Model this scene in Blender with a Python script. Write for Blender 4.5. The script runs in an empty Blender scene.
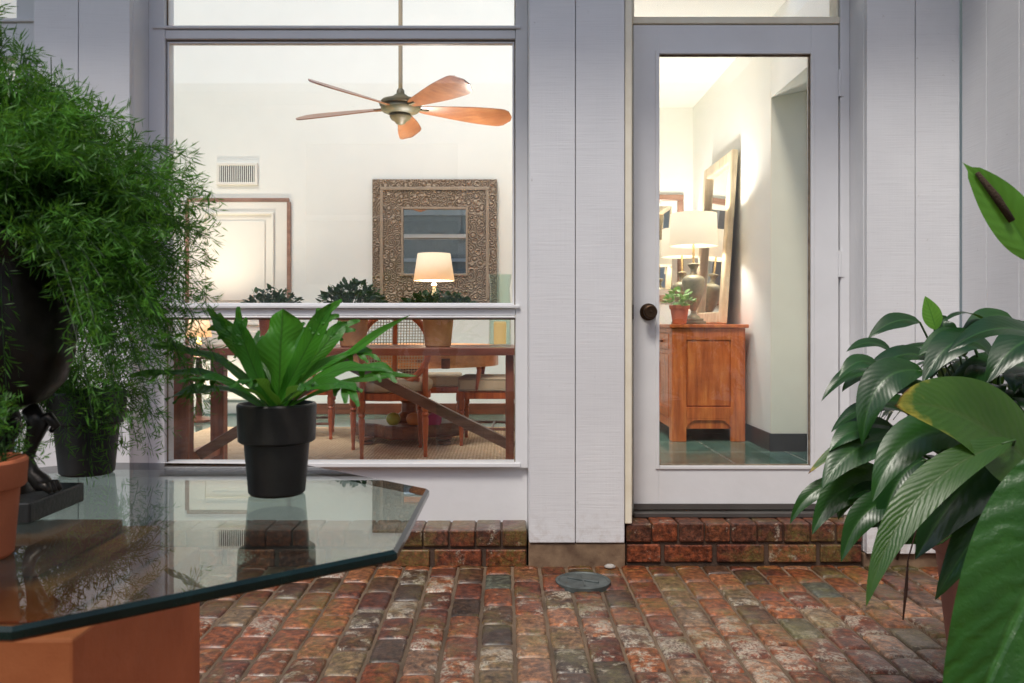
import bpy, math, random
from mathutils import Vector, Matrix, noise
R = math.radians
random.seed(7)
scene = bpy.context.scene
col = scene.collection
F, VX, VY, CAMD, H = 820.0, 504.0, 325.0, 3.43, 0.96

def P(px, py, d):
    """point of the place seen at photo position px,py, d metres in front of the lens"""
    return Vector(((px-VX)*d/F, d-CAMD, H+(VY-py)*d/F))

# ------------------------------------------------------------------ mesh builder
class MB:
    def __init__(s):
        s.v = []; s.f = []; s.m = []; s.a = []
    def vert(s, p, a=(0, 0, 0, 0)):
        s.v.append(tuple(p)); s.a.append(a); return len(s.v)-1
    def face(s, idx, m=0):
        s.f.append(tuple(idx)); s.m.append(m)
    def hexa(s, c, m=0, a=(0, 0, 0, 0)):
        i = [s.vert(p, a) for p in c]
        for q in ((0, 3, 2, 1), (4, 5, 6, 7), (0, 1, 5, 4), (1, 2, 6, 5), (2, 3, 7, 6), (3, 0, 4, 7)):
            s.face([i[k] for k in q], m)
    def box(s, x0, x1, y0, y1, z0, z1, m=0, a=(0, 0, 0, 0)):
        s.hexa([(x0, y0, z0), (x1, y0, z0), (x1, y1, z0), (x0, y1, z0), (x0, y0, z1), (x1, y0, z1), (x1, y1, z1), (x0, y1, z1)], m, a)
    def bar(s, p, q, w, h, up=(0, 0, 1), m=0):
        p = Vector(p); q = Vector(q); d = (q-p).normalized()
        sd = d.cross(Vector(up)).normalized(); u = sd.cross(d).normalized()
        c = []
        for e in (p, q):
            c += [e-sd*w/2-u*h/2, e+sd*w/2-u*h/2, e+sd*w/2+u*h/2, e-sd*w/2+u*h/2]
        s.hexa(c, m)
    def ring_loft(s, rings, cap=True, m=0, closed=True, a=(0, 0, 0, 0)):
        ids = [[s.vert(p, a) for p in r] for r in rings]
        n = len(rings[0])
        for k in range(len(ids)-1):
            for j in range(n if closed else n-1):
                s.face((ids[k][j], ids[k][(j+1) % n], ids[k+1][(j+1) % n], ids[k+1][j]), m)
        if cap:
            s.face(list(reversed(ids[0])), m); s.face(ids[-1], m)
    def tube(s, pts, rad, n=8, m=0, cap=True):
        pts = [Vector(p) for p in pts]
        if not hasattr(rad, '__len__'): rad = [rad]*len(pts)
        rings = []; ref = None
        for i, p in enumerate(pts):
            t = (pts[min(i+1, len(pts)-1)]-pts[max(i-1, 0)]).normalized()
            if ref is None:
                ref = Vector((0, 0, 1)) if abs(t.z) < .9 else Vector((1, 0, 0))
            x = t.cross(ref).normalized(); y = x.cross(t).normalized(); ref = y
            rings.append([p+(x*math.cos(2*math.pi*j/n)+y*math.sin(2*math.pi*j/n))*rad[i] for j in range(n)])
        s.ring_loft(rings, cap, m)
    def lathe(s, prof, c=(0, 0, 0), n=32, m=0, sx=1, sy=1, cap=True):
        """prof = list of (r, z)"""
        rings = [[(c[0]+r*sx*math.cos(2*math.pi*j/n), c[1]+r*sy*math.sin(2*math.pi*j/n), c[2]+z) for j in range(n)] for r, z in prof]
        s.ring_loft(rings, cap, m)
    def prism(s, poly, z0, z1, m=0, mside=None):
        n = len(poly)
        b = [s.vert((x, y, z0)) for x, y in poly]; t = [s.vert((x, y, z1)) for x, y in poly]
        s.face(list(reversed(b)), m); s.face(t, m)
        for i in range(n):
            s.face((b[i], b[(i+1) % n], t[(i+1) % n], t[i]), m if mside is None else mside)
    def build(s, name, mats, parent=None, bevel=0, smooth=False, sub=0, seg=2):
        org = Vector(parent['_o']) if parent is not None and '_o' in parent else Vector((0, 0, 0))
        me = bpy.data.meshes.new(name)
        me.from_pydata([tuple(Vector(v)-org) for v in s.v], [], s.f)
        if not isinstance(mats, (list, tuple)): mats = [mats]
        for m in mats: me.materials.append(m)
        me.polygons.foreach_set('material_index', s.m)
        if smooth: me.polygons.foreach_set('use_smooth', [True]*len(s.f))
        at = me.attributes.new('dat', 'FLOAT_COLOR', 'POINT')
        fl = []
        for q in s.a: fl.extend(q)
        at.data.foreach_set('color', fl)
        me.update()
        o = bpy.data.objects.new(name, me); col.objects.link(o)
        if parent is not None:
            o.parent = parent; o['_o'] = tuple(org)
        if bevel:
            b = o.modifiers.new('b', 'BEVEL'); b.width = bevel; b.segments = seg; b.limit_method = 'ANGLE'; b.angle_limit = R(40)
        if sub:
            b = o.modifiers.new('s', 'SUBSURF'); b.levels = sub; b.render_levels = sub
        if smooth == 'angle':
            me.polygons.foreach_set('use_smooth', [True]*len(s.f))
            try: me.set_sharp_from_angle(angle=R(35))
            except Exception: pass
        return o

def thing(name, label, cat, loc=(0, 0, 0), group=None):
    o = bpy.data.objects.new(name, None); col.objects.link(o)
    o.location = loc; o['_o'] = tuple(loc); o['label'] = label; o['category'] = cat
    o.empty_display_size = .1
    if group: o['group'] = group
    return o
def tag(o, label, cat, group=None):
    o['label'] = label; o['category'] = cat
    if group: o['group'] = group
    return o

# ------------------------------------------------------------------ materials
def mat(name):
    m = bpy.data.materials.new(name); m.use_nodes = True
    nt = m.node_tree; nt.nodes.clear()
    out = nt.nodes.new('ShaderNodeOutputMaterial')
    return m, nt, out
def N(nt, typ, **kw):
    n = nt.nodes.new(typ)
    for k, v in kw.items():
        if k.startswith('i_'):
            key = k[2:]
            n.inputs[int(key) if key.isdigit() else key.replace('_', ' ')].default_value = v
        else: setattr(n, k, v)
    return n
def L(nt, a, b): nt.links.new(a, b)
def coords(nt, scale=(1, 1, 1), kind='Object'):
    tc = N(nt, 'ShaderNodeTexCoord'); mp = N(nt, 'ShaderNodeMapping')
    mp.inputs['Scale'].default_value = scale
    L(nt, tc.outputs[kind], mp.inputs['Vector']); return mp.outputs[0]
def ramp(nt, fac, stops):
    r = N(nt, 'ShaderNodeValToRGB')
    e = r.color_ramp.elements
    while len(e) < len(stops): e.new(.5)
    for i, (p, c) in enumerate(stops):
        e[i].position = p; e[i].color = (*c, 1) if len(c) == 3 else c
    L(nt, fac, r.inputs[0]); return r.outputs[0]
def mixc(nt, fac, a, b, typ='MIX'):
    m = N(nt, 'ShaderNodeMix', data_type='RGBA', blend_type=typ)
    for val, sock in ((fac, m.inputs[0]), (a, m.inputs[6]), (b, m.inputs[7])):
        if hasattr(val, 'is_linked'): L(nt, val, sock)
        else: sock.default_value = val if not isinstance(val, tuple) else (*val, 1)[:4]
    return m.outputs[2]
def mathn(nt, op, a, b=0.0, c=None):
    m = N(nt, 'ShaderNodeMath', operation=op)
    for val, sock in ((a, m.inputs[0]), (b, m.inputs[1])) + (((c, m.inputs[2]),) if c is not None else ()):
        if hasattr(val, 'is_linked'): L(nt, val, sock)
        else: sock.default_value = val
    return m.outputs[0]
def noisen(nt, vec, scale, detail=4, rough=.55, out=0):
    n = N(nt, 'ShaderNodeTexNoise'); n.inputs['Scale'].default_value = scale
    n.inputs['Detail'].default_value = detail; n.inputs['Roughness'].default_value = rough
    L(nt, vec, n.inputs['Vector']); return n.outputs[out]

def simple(name, c, rough=.5, metal=0, c2=None, nscale=8, stretch=(1, 1, 1), bump=0, bscale=60, spec=.5, coat=0):
    m, nt, out = mat(name)
    b = N(nt, 'ShaderNodeBsdfPrincipled')
    v = coords(nt, stretch)
    c2 = c2 or tuple(x*.82 for x in c)
    f = noisen(nt, v, nscale, 5)
    cc = ramp(nt, f, [(.3, c2), (.7, c)])
    L(nt, cc, b.inputs['Base Color'])
    rr = N(nt, 'ShaderNodeMapRange'); L(nt, noisen(nt, v, nscale*3, 3), rr.inputs[0])
    rr.inputs[3].default_value = max(.02, rough-.08); rr.inputs[4].default_value = min(1, rough+.08)
    L(nt, rr.outputs[0], b.inputs['Roughness'])
    b.inputs['Metallic'].default_value = metal; b.inputs['Specular IOR Level'].default_value = spec
    b.inputs['Coat Weight'].default_value = coat
    if bump:
        bp = N(nt, 'ShaderNodeBump'); bp.inputs['Strength'].default_value = bump; bp.inputs['Distance'].default_value = .004
        L(nt, noisen(nt, v, bscale, 6), bp.inputs['Height']); L(nt, bp.outputs[0], b.inputs['Normal'])
    L(nt, b.outputs[0], out.inputs[0]); return m

def siding_mat():
    m, nt, out = mat('painted_rough_sawn_boards')
    b = N(nt, 'ShaderNodeBsdfPrincipled')
    v2 = coords(nt, (1, 1, 1)); tcg = coords(nt, (5, 5, 150)); oi = N(nt, 'ShaderNodeObjectInfo')
    vv = N(nt, 'ShaderNodeVectorMath', operation='ADD'); L(nt, tcg, vv.inputs[0]); L(nt, mathn(nt, 'MULTIPLY', oi.outputs['Random'], 97.0), vv.inputs[1]); v = vv.outputs[0]; v3 = coords(nt, (60, 60, 2.0))
    saw = noisen(nt, v, 1.3, 5, .65)
    patch = noisen(nt, v2, 2.2, 3)
    grain = noisen(nt, v3, 1.5, 4)
    base = ramp(nt, patch, [(.3, (.70, .70, .712)), (.7, (.79, .79, .797))])
    dark = ramp(nt, saw, [(.22, (.84, .83, .84)), (.5, (1, 1, 1))])
    c = mixc(nt, .42, base, dark, 'MULTIPLY')
    # grime towards the foot of the boards, spots
    g = ramp(nt, noisen(nt, v2, 38, 5, .7), [(.22, (.5, .46, .4)), (.335, (1, 1, 1))])
    c = mixc(nt, .6, c, g, 'MULTIPLY')
    sx = N(nt, 'ShaderNodeSeparateXYZ'); L(nt, v2, sx.inputs[0])
    mr = N(nt, 'ShaderNodeMapRange'); L(nt, sx.outputs[2], mr.inputs[0]); mr.inputs[1].default_value = .26; mr.inputs[2].default_value = .06
    spl = mathn(nt, 'MULTIPLY', mr.outputs[0], ramp(nt, noisen(nt, v2, 24, 6, .7), [(.48, (0, 0, 0)), (.66, (.45, .45, .45))]))
    c = mixc(nt, spl, c, (.36, .28, .21))
    chip = ramp(nt, noisen(nt, v3, 2.4, 5, .7), [(.70, (0, 0, 0)), (.74, (.7, .7, .7))])
    c = mixc(nt, chip, c, (.40, .37, .34))
    L(nt, c, b.inputs['Base Color']); b.inputs['Roughness'].default_value = .55
    hgt = mathn(nt, 'ADD', mathn(nt, 'MULTIPLY', saw, mathn(nt, 'ADD', patch, .35)), mathn(nt, 'MULTIPLY', grain, .35))
    bp = N(nt, 'ShaderNodeBump'); bp.inputs['Strength'].default_value = .42; bp.inputs['Distance'].default_value = .0026
    L(nt, hgt, bp.inputs['Height']); L(nt, bp.outputs[0], b.inputs['Normal'])
    L(nt, b.outputs[0], out.inputs[0]); return m

def wood(name, c1, c2, c3, rough=.35, axis='x', scale=1.0, coat=.2):
    m, nt, out = mat(name)
    b = N(nt, 'ShaderNodeBsdfPrincipled')
    s = {'x': (1.2, 14, 14), 'y': (14, 1.2, 14), 'z': (14, 14, 1.2)}[axis]
    v = coords(nt, tuple(k*scale for k in s)); v2 = coords(nt, (1, 1, 1))
    f = noisen(nt, v, 2.2, 7, .62)
    c = ramp(nt, f, [(.28, c1), (.5, c2), (.72, c3)])
    blot = ramp(nt, noisen(nt, v2, 7, 3), [(.3, (.68, .64, .6)), (.65, (1, 1, 1))])
    c = mixc(nt, .8, c, blot, 'MULTIPLY')
    L(nt, c, b.inputs['Base Color']); b.inputs['Roughness'].default_value = rough
    b.inputs['Coat Weight'].default_value = coat; b.inputs['Coat Roughness'].default_value = .2
    bp = N(nt, 'ShaderNodeBump'); bp.inputs['Strength'].default_value = .25; bp.inputs['Distance'].default_value = .002
    L(nt, f, bp.inputs['Height']); L(nt, bp.outputs[0], b.inputs['Normal'])
    L(nt, b.outputs[0], out.inputs[0]); return m

def thin_glass(name, tint=(.97, .985, .975), ior=1.5, rough=0.0, smudge=0):
    m, nt, out = mat(name)
    tr = N(nt, 'ShaderNodeBsdfTransparent'); tr.inputs[0].default_value = (*tint, 1)
    gl = N(nt, 'ShaderNodeBsdfGlossy'); gl.inputs['Roughness'].default_value = rough
    geo = N(nt, 'ShaderNodeNewGeometry'); fr = N(nt, 'ShaderNodeFresnel')
    L(nt, mathn(nt, 'MULTIPLY_ADD', geo.outputs['Backfacing'], 1/ior-ior, ior), fr.inputs['IOR'])
    mx = N(nt, 'ShaderNodeMixShader')
    L(nt, fr.outputs[0], mx.inputs[0]); L(nt, tr.outputs[0], mx.inputs[1]); L(nt, gl.outputs[0], mx.inputs[2])
    last = mx.outputs[0]
    if smudge:
        df = N(nt, 'ShaderNodeBsdfDiffuse'); df.inputs[0].default_value = (.75, .8, .78, 1)
        v = coords(nt)
        sp = ramp(nt, noisen(nt, v, 90, 3, .6), [(.66, (0, 0, 0)), (.74, (1, 1, 1))])
        big = ramp(nt, noisen(nt, v, 5, 4), [(.4, (0, 0, 0)), (.75, (1, 1, 1))])
        f = mathn(nt, 'MULTIPLY', mathn(nt, 'ADD', mathn(nt, 'MULTIPLY', sp, .6), mathn(nt, 'MULTIPLY', big, .25)), smudge)
        m2 = N(nt, 'ShaderNodeMixShader'); L(nt, f, m2.inputs[0]); L(nt, last, m2.inputs[1]); L(nt, df.outputs[0], m2.inputs[2])
        last = m2.outputs[0]
    L(nt, last, out.inputs[0]); return m

def brick_mat():
    m, nt, out = mat('old_fired_brick')
    b = N(nt, 'ShaderNodeBsdfPrincipled')
    at = N(nt, 'ShaderNodeAttribute', attribute_name='dat')
    v = coords(nt)
    f = noisen(nt, v, 45, 7, .68)
    c = mixc(nt, 1.0, at.outputs['Color'], ramp(nt, f, [(.34, (.22, .18, .15)), (.5, (.95, .93, .9)), (.64, (2.1, 2.0, 1.8))]), 'MULTIPLY')
    # lime bloom: pale crusts, more of them where the stored amount says so
    bl = noisen(nt, v, 13, 8, .72)
    amt = mathn(nt, 'MULTIPLY_ADD', at.outputs['Alpha'], .20, -.005)
    mask = N(nt, 'ShaderNodeMapRange'); L(nt, mathn(nt, 'ADD', bl, amt), mask.inputs[0])
    mask.inputs[1].default_value = .655; mask.inputs[2].default_value = .71
    fine = noisen(nt, v, 120, 4, .7)
    mk = mathn(nt, 'MULTIPLY', mask.outputs[0], ramp(nt, fine, [(.42, (.05, .05, .05)), (.56, (.9, .9, .9))]))
    c = mixc(nt, mk, c, (.52, .46, .36))
    # moss
    ms = ramp(nt, noisen(nt, v, 4.2, 6, .7), [(.49, (0, 0, 0)), (.62, (1, 1, 1))])
    c = mixc(nt, mathn(nt, 'MULTIPLY', ms, mathn(nt, 'MULTIPLY', ramp(nt, fine, [(.4, (.2, .2, .2)), (.6, (1, 1, 1))]), .75)), c, (.16, .14, .03))
    # soot / damp
    dk = ramp(nt, noisen(nt, v, 17, 6, .75), [(.3, (.28, .23, .2)), (.48, (1, 1, 1))])
    c = mixc(nt, .75, c, dk, 'MULTIPLY')
    L(nt, c, b.inputs['Base Color'])
    rr = N(nt, 'ShaderNodeMapRange'); L(nt, noisen(nt, v, 22, 5), rr.inputs[0])
    rr.inputs[1].default_value = .3; rr.inputs[2].default_value = .7
    rr.inputs[3].default_value = .26; rr.inputs[4].default_value = .6
    L(nt, mathn(nt, 'MAXIMUM', rr.outputs[0], mathn(nt, 'MULTIPLY', mk, .8)), b.inputs['Roughness'])
    b.inputs['Specular IOR Level'].default_value = .35
    wet = ramp(nt, noisen(nt, v, 3.5, 5, .6), [(.36, (0, 0, 0)), (.56, (.75, .75, .75))])
    L(nt, wet, b.inputs['Coat Weight']); b.inputs['Coat Roughness'].default_value = .34
    bp = N(nt, 'ShaderNodeBump'); bp.inputs['Strength'].default_value = 1; bp.inputs['Distance'].default_value = .009
    h = mathn(nt, 'ADD', mathn(nt, 'MULTIPLY', f, .7), mathn(nt, 'MULTIPLY', bl, .9))
    L(nt, h, bp.inputs['Height']); L(nt, bp.outputs[0], b.inputs['Normal'])
    L(nt, b.outputs[0], out.inputs[0]); return m

def leaf_mat(name, dark, light, rib=(.16, .28, .06), vein=26.0, rough=.32, trans=.25, spots=0.0, brown=False, slant=1.1, vbump=.2):
    """dat: r = across 0..1, g = along 0..1, b = random, a = how much the tip is browned"""
    m, nt, out = mat(name)
    b = N(nt, 'ShaderNodeBsdfPrincipled'); at = N(nt, 'ShaderNodeAttribute', attribute_name='dat')
    sp = N(nt, 'ShaderNodeSeparateColor'); L(nt, at.outputs['Color'], sp.inputs[0])
    au = mathn(nt, 'MULTIPLY', mathn(nt, 'ABSOLUTE', mathn(nt, 'SUBTRACT', sp.outputs[0], .5)), 2.0)
    v = coords(nt)
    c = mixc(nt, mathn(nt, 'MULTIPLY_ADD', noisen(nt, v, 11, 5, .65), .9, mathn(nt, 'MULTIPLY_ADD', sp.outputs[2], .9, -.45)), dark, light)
    ph = mathn(nt, 'MULTIPLY', mathn(nt, 'SUBTRACT', sp.outputs[1], mathn(nt, 'MULTIPLY', au, slant*.18)), vein*6.28)
    ph = mathn(nt, 'ADD', ph, mathn(nt, 'MULTIPLY', noisen(nt, v, 22, 4, .6), 9.0))
    vn = mathn(nt, 'MULTIPLY_ADD', mathn(nt, 'SINE', ph), .5, .5)
    c = mixc(nt, mathn(nt, 'MULTIPLY', vn, .13), c, tuple(x*.45 for x in dark))
    ribm = N(nt, 'ShaderNodeMapRange'); L(nt, au, ribm.inputs[0]); ribm.inputs[1].default_value = .10; ribm.inputs[2].default_value = .03
    c = mixc(nt, mathn(nt, 'MULTIPLY', ribm.outputs[0], .6), c, rib)
    # brown / yellow ends
    e = mathn(nt, 'MULTIPLY', at.outputs['Alpha'], mathn(nt, 'ADD', mathn(nt, 'POWER', sp.outputs[1], 5.0), mathn(nt, 'MULTIPLY', mathn(nt, 'POWER', au, 5.0), .38)))
    e = mathn(nt, 'ADD', e, mathn(nt, 'MULTIPLY', mathn(nt, 'SUBTRACT', noisen(nt, v, 30, 4), .5), .8))
    mr = N(nt, 'ShaderNodeMapRange'); L(nt, e, mr.inputs[0]); mr.inputs[1].default_value = .38; mr.inputs[2].default_value = .62
    c = mixc(nt, mr.outputs[0], c, (.35, .30, .04))
    mr2 = N(nt, 'ShaderNodeMapRange'); L(nt, e, mr2.inputs[0]); mr2.inputs[1].default_value = .66; mr2.inputs[2].default_value = .8
    c = mixc(nt, mr2.outputs[0], c, (.22, .09, .03))
    L(nt, c, b.inputs['Base Color']); b.inputs['Roughness'].default_value = rough
    b.inputs['Specular IOR Level'].default_value = .5
    bp = N(nt, 'ShaderNodeBump'); bp.inputs['Strength'].default_value = vbump; bp.inputs['Distance'].default_value = .0022
    L(nt, mathn(nt, 'SUBTRACT', vn, mathn(nt, 'MULTIPLY', ribm.outputs[0], 1.5)), bp.inputs['Height']); L(nt, bp.outputs[0], b.inputs['Normal'])
    t = N(nt, 'ShaderNodeBsdfTranslucent'); L(nt, mixc(nt, .5, c, (.25, .5, .05)), t.inputs[0])
    mx = N(nt, 'ShaderNodeMixShader'); mx.inputs[0].default_value = trans
    L(nt, b.outputs[0], mx.inputs[1]); L(nt, t.outputs[0], mx.inputs[2]); L(nt, mx.outputs[0], out.inputs[0])
    return m

def shade_mat(name, colr, strength):
    m, nt, out = mat(name)
    d = N(nt, 'ShaderNodeBsdfDiffuse'); d.inputs[0].default_value = (.8, .72, .58, 1)
    e = N(nt, 'ShaderNodeEmission'); e.inputs[0].default_value = (*colr, 1); e.inputs[1].default_value = strength
    a = N(nt, 'ShaderNodeAddShader'); L(nt, d.outputs[0], a.inputs[0]); L(nt, e.outputs[0], a.inputs[1]); L(nt, a.outputs[0], out.inputs[0])
    return m

def weave_mat(name, c1, c2, sc):
    m, nt, out = mat(name)
    b = N(nt, 'ShaderNodeBsdfPrincipled'); v = coords(nt)
    w1 = N(nt, 'ShaderNodeTexWave', bands_direction='X'); w1.inputs['Scale'].default_value = sc; w1.inputs['Distortion'].default_value = 2.5; w1.inputs['Detail Scale'].default_value = 3
    w2 = N(nt, 'ShaderNodeTexWave', bands_direction='Y'); w2.inputs['Scale'].default_value = sc*1.4; w2.inputs['Distortion'].default_value = 2.5; w2.inputs['Detail Scale'].default_value = 3
    L(nt, v, w1.inputs[0]); L(nt, v, w2.inputs[0])
    h = mathn(nt, 'MULTIPLY', w1.outputs['Fac'], w2.outputs['Fac'])
    n = noisen(nt, v, 14, 6, .7)
    c = mixc(nt, mathn(nt, 'MULTIPLY_ADD', n, .8, mathn(nt, 'MULTIPLY_ADD', h, .8, -.15)), c1, c2)
    L(nt, c, b.inputs['Base Color']); b.inputs['Roughness'].default_value = .9
    bp = N(nt, 'ShaderNodeBump'); bp.inputs['Strength'].default_value = .8; bp.inputs['Distance'].default_value = .006
    L(nt, h, bp.inputs['Height']); L(nt, bp.outputs[0], b.inputs['Normal']); L(nt, b.outputs[0], out.inputs[0]); return m

def tile_mat():
    m, nt, out = mat('slate_tiles')
    b = N(nt, 'ShaderNodeBsdfPrincipled'); v = coords(nt)
    br = N(nt, 'ShaderNodeTexBrick'); L(nt, v, br.inputs[0])
    br.offset = 0; br.inputs['Scale'].default_value = 1; br.inputs['Brick Width'].default_value = .45; br.inputs['Row Height'].default_value = .45
    br.inputs['Mortar Size'].default_value = .008
    br.inputs['Color1'].default_value = (.09, .20, .16, 1); br.inputs['Color2'].default_value = (.13, .25, .20, 1); br.inputs['Mortar'].default_value = (.30, .33, .28, 1)
    c = mixc(nt, .7, br.outputs[0], ramp(nt, noisen(nt, v, 6, 6), [(.3, (.5, .5, .5)), (.7, (1.2, 1.2, 1.2))]), 'MULTIPLY')
    L(nt, c, b.inputs['Base Color']); b.inputs['Roughness'].default_value = .14
    L(nt, b.outputs[0], out.inputs[0]); return m

def tin_mat():
    m, nt, out = mat('pressed_tin')
    b = N(nt, 'ShaderNodeBsdfPrincipled'); v = coords(nt)
    vo = N(nt, 'ShaderNodeTexVoronoi', feature='F1'); vo.inputs['Scale'].default_value = 17; L(nt, v, vo.inputs['Vector'])
    rg = mathn(nt, 'SINE', mathn(nt, 'MULTIPLY', vo.outputs['Distance'], 21))
    h = mathn(nt, 'ADD', rg, mathn(nt, 'MULTIPLY', noisen(nt, v, 25, 5), 2))
    c = ramp(nt, mathn(nt, 'MULTIPLY_ADD', h, .22, .3), [(.25, (.22, .145, .09)), (.8, (.42, .33, .24))])
    L(nt, c, b.inputs['Base Color']); b.inputs['Metallic'].default_value = .35; b.inputs['Roughness'].default_value = .42
    bp = N(nt, 'ShaderNodeBump'); bp.inputs['Strength'].default_value = .8; bp.inputs['Distance'].default_value = .012
    L(nt, h, bp.inputs['Height']); L(nt, bp.outputs[0], b.inputs['Normal']); L(nt, b.outputs[0], out.inputs[0]); return m

M = {}
M['siding'] = siding_mat()
M['trim'] = simple('white_trim_paint', (.79, .79, .80), .42, c2=(.73, .73, .738), nscale=4, bump=.25, bscale=22)
M['putty'] = simple('old_glazing_putty', (.30, .24, .17), .8, c2=(.12, .08, .05), nscale=30)
M['gap'] = simple('shaded_backing_paint', (.34, .32, .32), .9)
M['cream'] = simple('lit_cream_jamb_paint', (.92, .86, .70), .5, c2=(.80, .72, .55), nscale=9)  # cream frame paint, brightened and warmed to carry the room's light
M['inwall'] = simple('interior_wall_paint', (.875, .89, .84), .8, c2=(.86, .875, .825), nscale=1.5, bump=.08, bscale=90)
M['indoor'] = simple('interior_door_paint', (.84, .82, .75), .5, c2=(.80, .78, .71), nscale=2)
M['concrete'] = simple('rough_concrete', (.30, .20, .12), .8, c2=(.10, .055, .032), nscale=13, bump=.6, bscale=40)
M['brick'] = brick_mat()
M['damp_mortar'] = simple('damp_mortar', (.10, .06, .04), .7, c2=(.045, .025, .016), nscale=9, bump=.8, bscale=70)
M['mortar'] = simple('brick_mortar', (.22, .15, .095), .85, c2=(.06, .040, .024), nscale=2.6, bump=.8, bscale=70)
M['pane'] = thin_glass('window_glass', (.985, .99, .985), ior=1.6, smudge=.07)
M['table_glass'] = thin_glass('tinted_table_glass', (.72, .83, .79), ior=2.15, smudge=.10)
M['glass_edge'] = simple('polished_glass_edge', (.006, .020, .016), .16, c2=(.002, .008, .006), nscale=20, spec=.4)
M['black_pot'] = simple('black_plastic_pot', (.013, .011, .009), .42, c2=(.03, .026, .021), nscale=14, bump=.25, bscale=45)
M['grey_pot'] = simple('dark_weathered_pot', (.045, .038, .036), .5, c2=(.018, .016, .016), nscale=12, bump=.2)
M['soil'] = simple('potting_soil', (.05, .03, .02), .95, bump=1, bscale=120)
M['terra'] = simple('terracotta', (.62, .18, .07), .75, c2=(.46, .12, .05), nscale=9, bump=.25)
M['old_terra'] = simple('old_terracotta', (.78, .42, .17), .8, c2=(.55, .23, .08), nscale=11, bump=.25)
M['orange'] = simple('orange_painted_plinth', (.80, .22, .085), .68, c2=(.62, .15, .055), nscale=6, bump=.5, bscale=35)
M['bronze'] = simple('dark_patinated_bronze', (.04, .034, .028), .33, metal=.6, c2=(.015, .012, .010), nscale=14, bump=.4, bscale=30)
M['slab'] = simple('black_stone_slab', (.022, .022, .022), .42, c2=(.012, .012, .012), bump=.3, bscale=150)
M['knob'] = simple('aged_bronze_knob', (.10, .06, .035), .38, metal=.9)
M['alu'] = simple('dull_threshold_metal', (.16, .15, .14), .5, metal=.7)
M['drain'] = simple('grey_drain_metal', (.13, .15, .145), .5, metal=.3, c2=(.06, .07, .065), nscale=20, bump=.4)
M['table_wood'] = wood('red_brown_table_wood', (.19, .05, .024), (.36, .10, .05), (.48, .17, .09), coat=.05)
M['table_wood_z'] = wood('red_brown_post_wood', (.19, .05, .024), (.34, .09, .04), (.46, .15, .075), axis='z', coat=.05)
M['brace'] = wood('grey_brown_brace_wood', (.12, .055, .033), (.22, .11, .065), (.32, .17, .10))
M['chair_wood'] = wood('polished_chair_wood', (.26, .045, .014), (.50, .105, .028), (.66, .19, .05), axis='z', coat=.05)
M['dark_wood'] = wood('dark_turned_wood', (.06, .018, .010), (.15, .042, .02), (.24, .08, .035), coat=.1)
M['pine'] = wood('honey_apron_wood', (.50, .19, .05), (.68, .29, .09), (.78, .40, .15))
M['cab'] = wood('cherry_cabinet_wood', (.36, .075, .018), (.62, .155, .035), (.78, .27, .07), axis='z', rough=.35, coat=.1)
M['fan_wood'] = wood('orange_fan_blade_wood', (.22, .075, .028), (.33, .125, .045), (.44, .20, .08), axis='x')
M['fan_metal'] = simple('verdigris_brass', (.17, .12, .05), .5, metal=0, c2=(.06, .075, .04), nscale=18)
M['brass'] = simple('brass_rod', (.46, .33, .15), .45, metal=0)
M['gold'] = wood('pale_gilt_wood', (.66, .50, .28), (.82, .68, .46), (.90, .80, .62), axis='z', rough=.45)
M['frame_brown'] = wood('thin_brown_frame', (.22, .12, .08), (.34, .19, .13), (.44, .27, .20))
M['mirror'] = simple('mirror_silver', (.86, .88, .87), .03, metal=1.0, c2=(.84, .86, .85))
M['tin'] = tin_mat()
for n_ in M['mirror'].node_tree.nodes:
    if n_.type == 'MAP_RANGE': n_.inputs[3].default_value = .01; n_.inputs[4].default_value = .015
M['cushion'] = weave_mat('tan_woven_cushion', (.48, .36, .22), (.70, .58, .42), 60)
M['rug'] = weave_mat('sisal_rug_weave', (.42, .26, .13), (.92, .74, .50), 15)
M['tile'] = tile_mat()
M['urn_lamp'] = simple('grey_bronze_lamp_base', (.34, .30, .20), .45, metal=.3, c2=(.22, .20, .14), nscale=30, bump=.5, bscale=60)
M['shade_warm'] = shade_mat('lit_cream_lampshade', (1, .84, .60), .62)
M['shade_amber'] = shade_mat('lit_amber_lampshade', (1, .50, .18), .8)
M['shade_tan'] = shade_mat('lit_tan_lampshade', (1, .62, .32), .42)
M['green_glass'] = thin_glass('green_vase_glass', (.90, .955, .92))
M['wax'] = shade_mat('candle_wax', (1, .5, .12), .5)
M['fern'] = leaf_mat('fern_needles', (.007, .038, .004), (.10, .32, .02), rib=(.06, .2, .03), trans=.35, rough=.5, vein=1)
M['stag'] = leaf_mat('strap_fern_leaf', (.022, .11, .010), (.07, .30, .022), rib=(.012, .05, .008), vein=14, trans=.3, rough=.38)
M['lily'] = leaf_mat('broad_glossy_leaf', (.007, .038, .008), (.024, .10, .014), rib=(.04, .12, .025), vein=17, trans=.12, rough=.3, vbump=.07)
M['lily_pale'] = leaf_mat('yellowing_broad_leaf', (.03, .095, .012), (.085, .18, .02), rib=(.06, .11, .02), vein=20, trans=.25, rough=.36)
M['lily_big'] = leaf_mat('large_near_leaf', (.008, .045, .008), (.035, .13, .016), rib=(.05, .16, .03), vein=13, trans=.10, rough=.34, vbump=.6)
M['spathe'] = leaf_mat('green_spathe', (.05, .20, .014), (.16, .40, .05), rib=(.06, .2, .03), vein=9, trans=.35, rough=.42)
M['spadix'] = simple('brown_spadix', (.06, .035, .016), .8, bump=1, bscale=300)
M['stem'] = simple('green_stem', (.04, .10, .02), .5)
M['dry'] = simple('dried_brown_stalk', (.08, .035, .02), .8)
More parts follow.
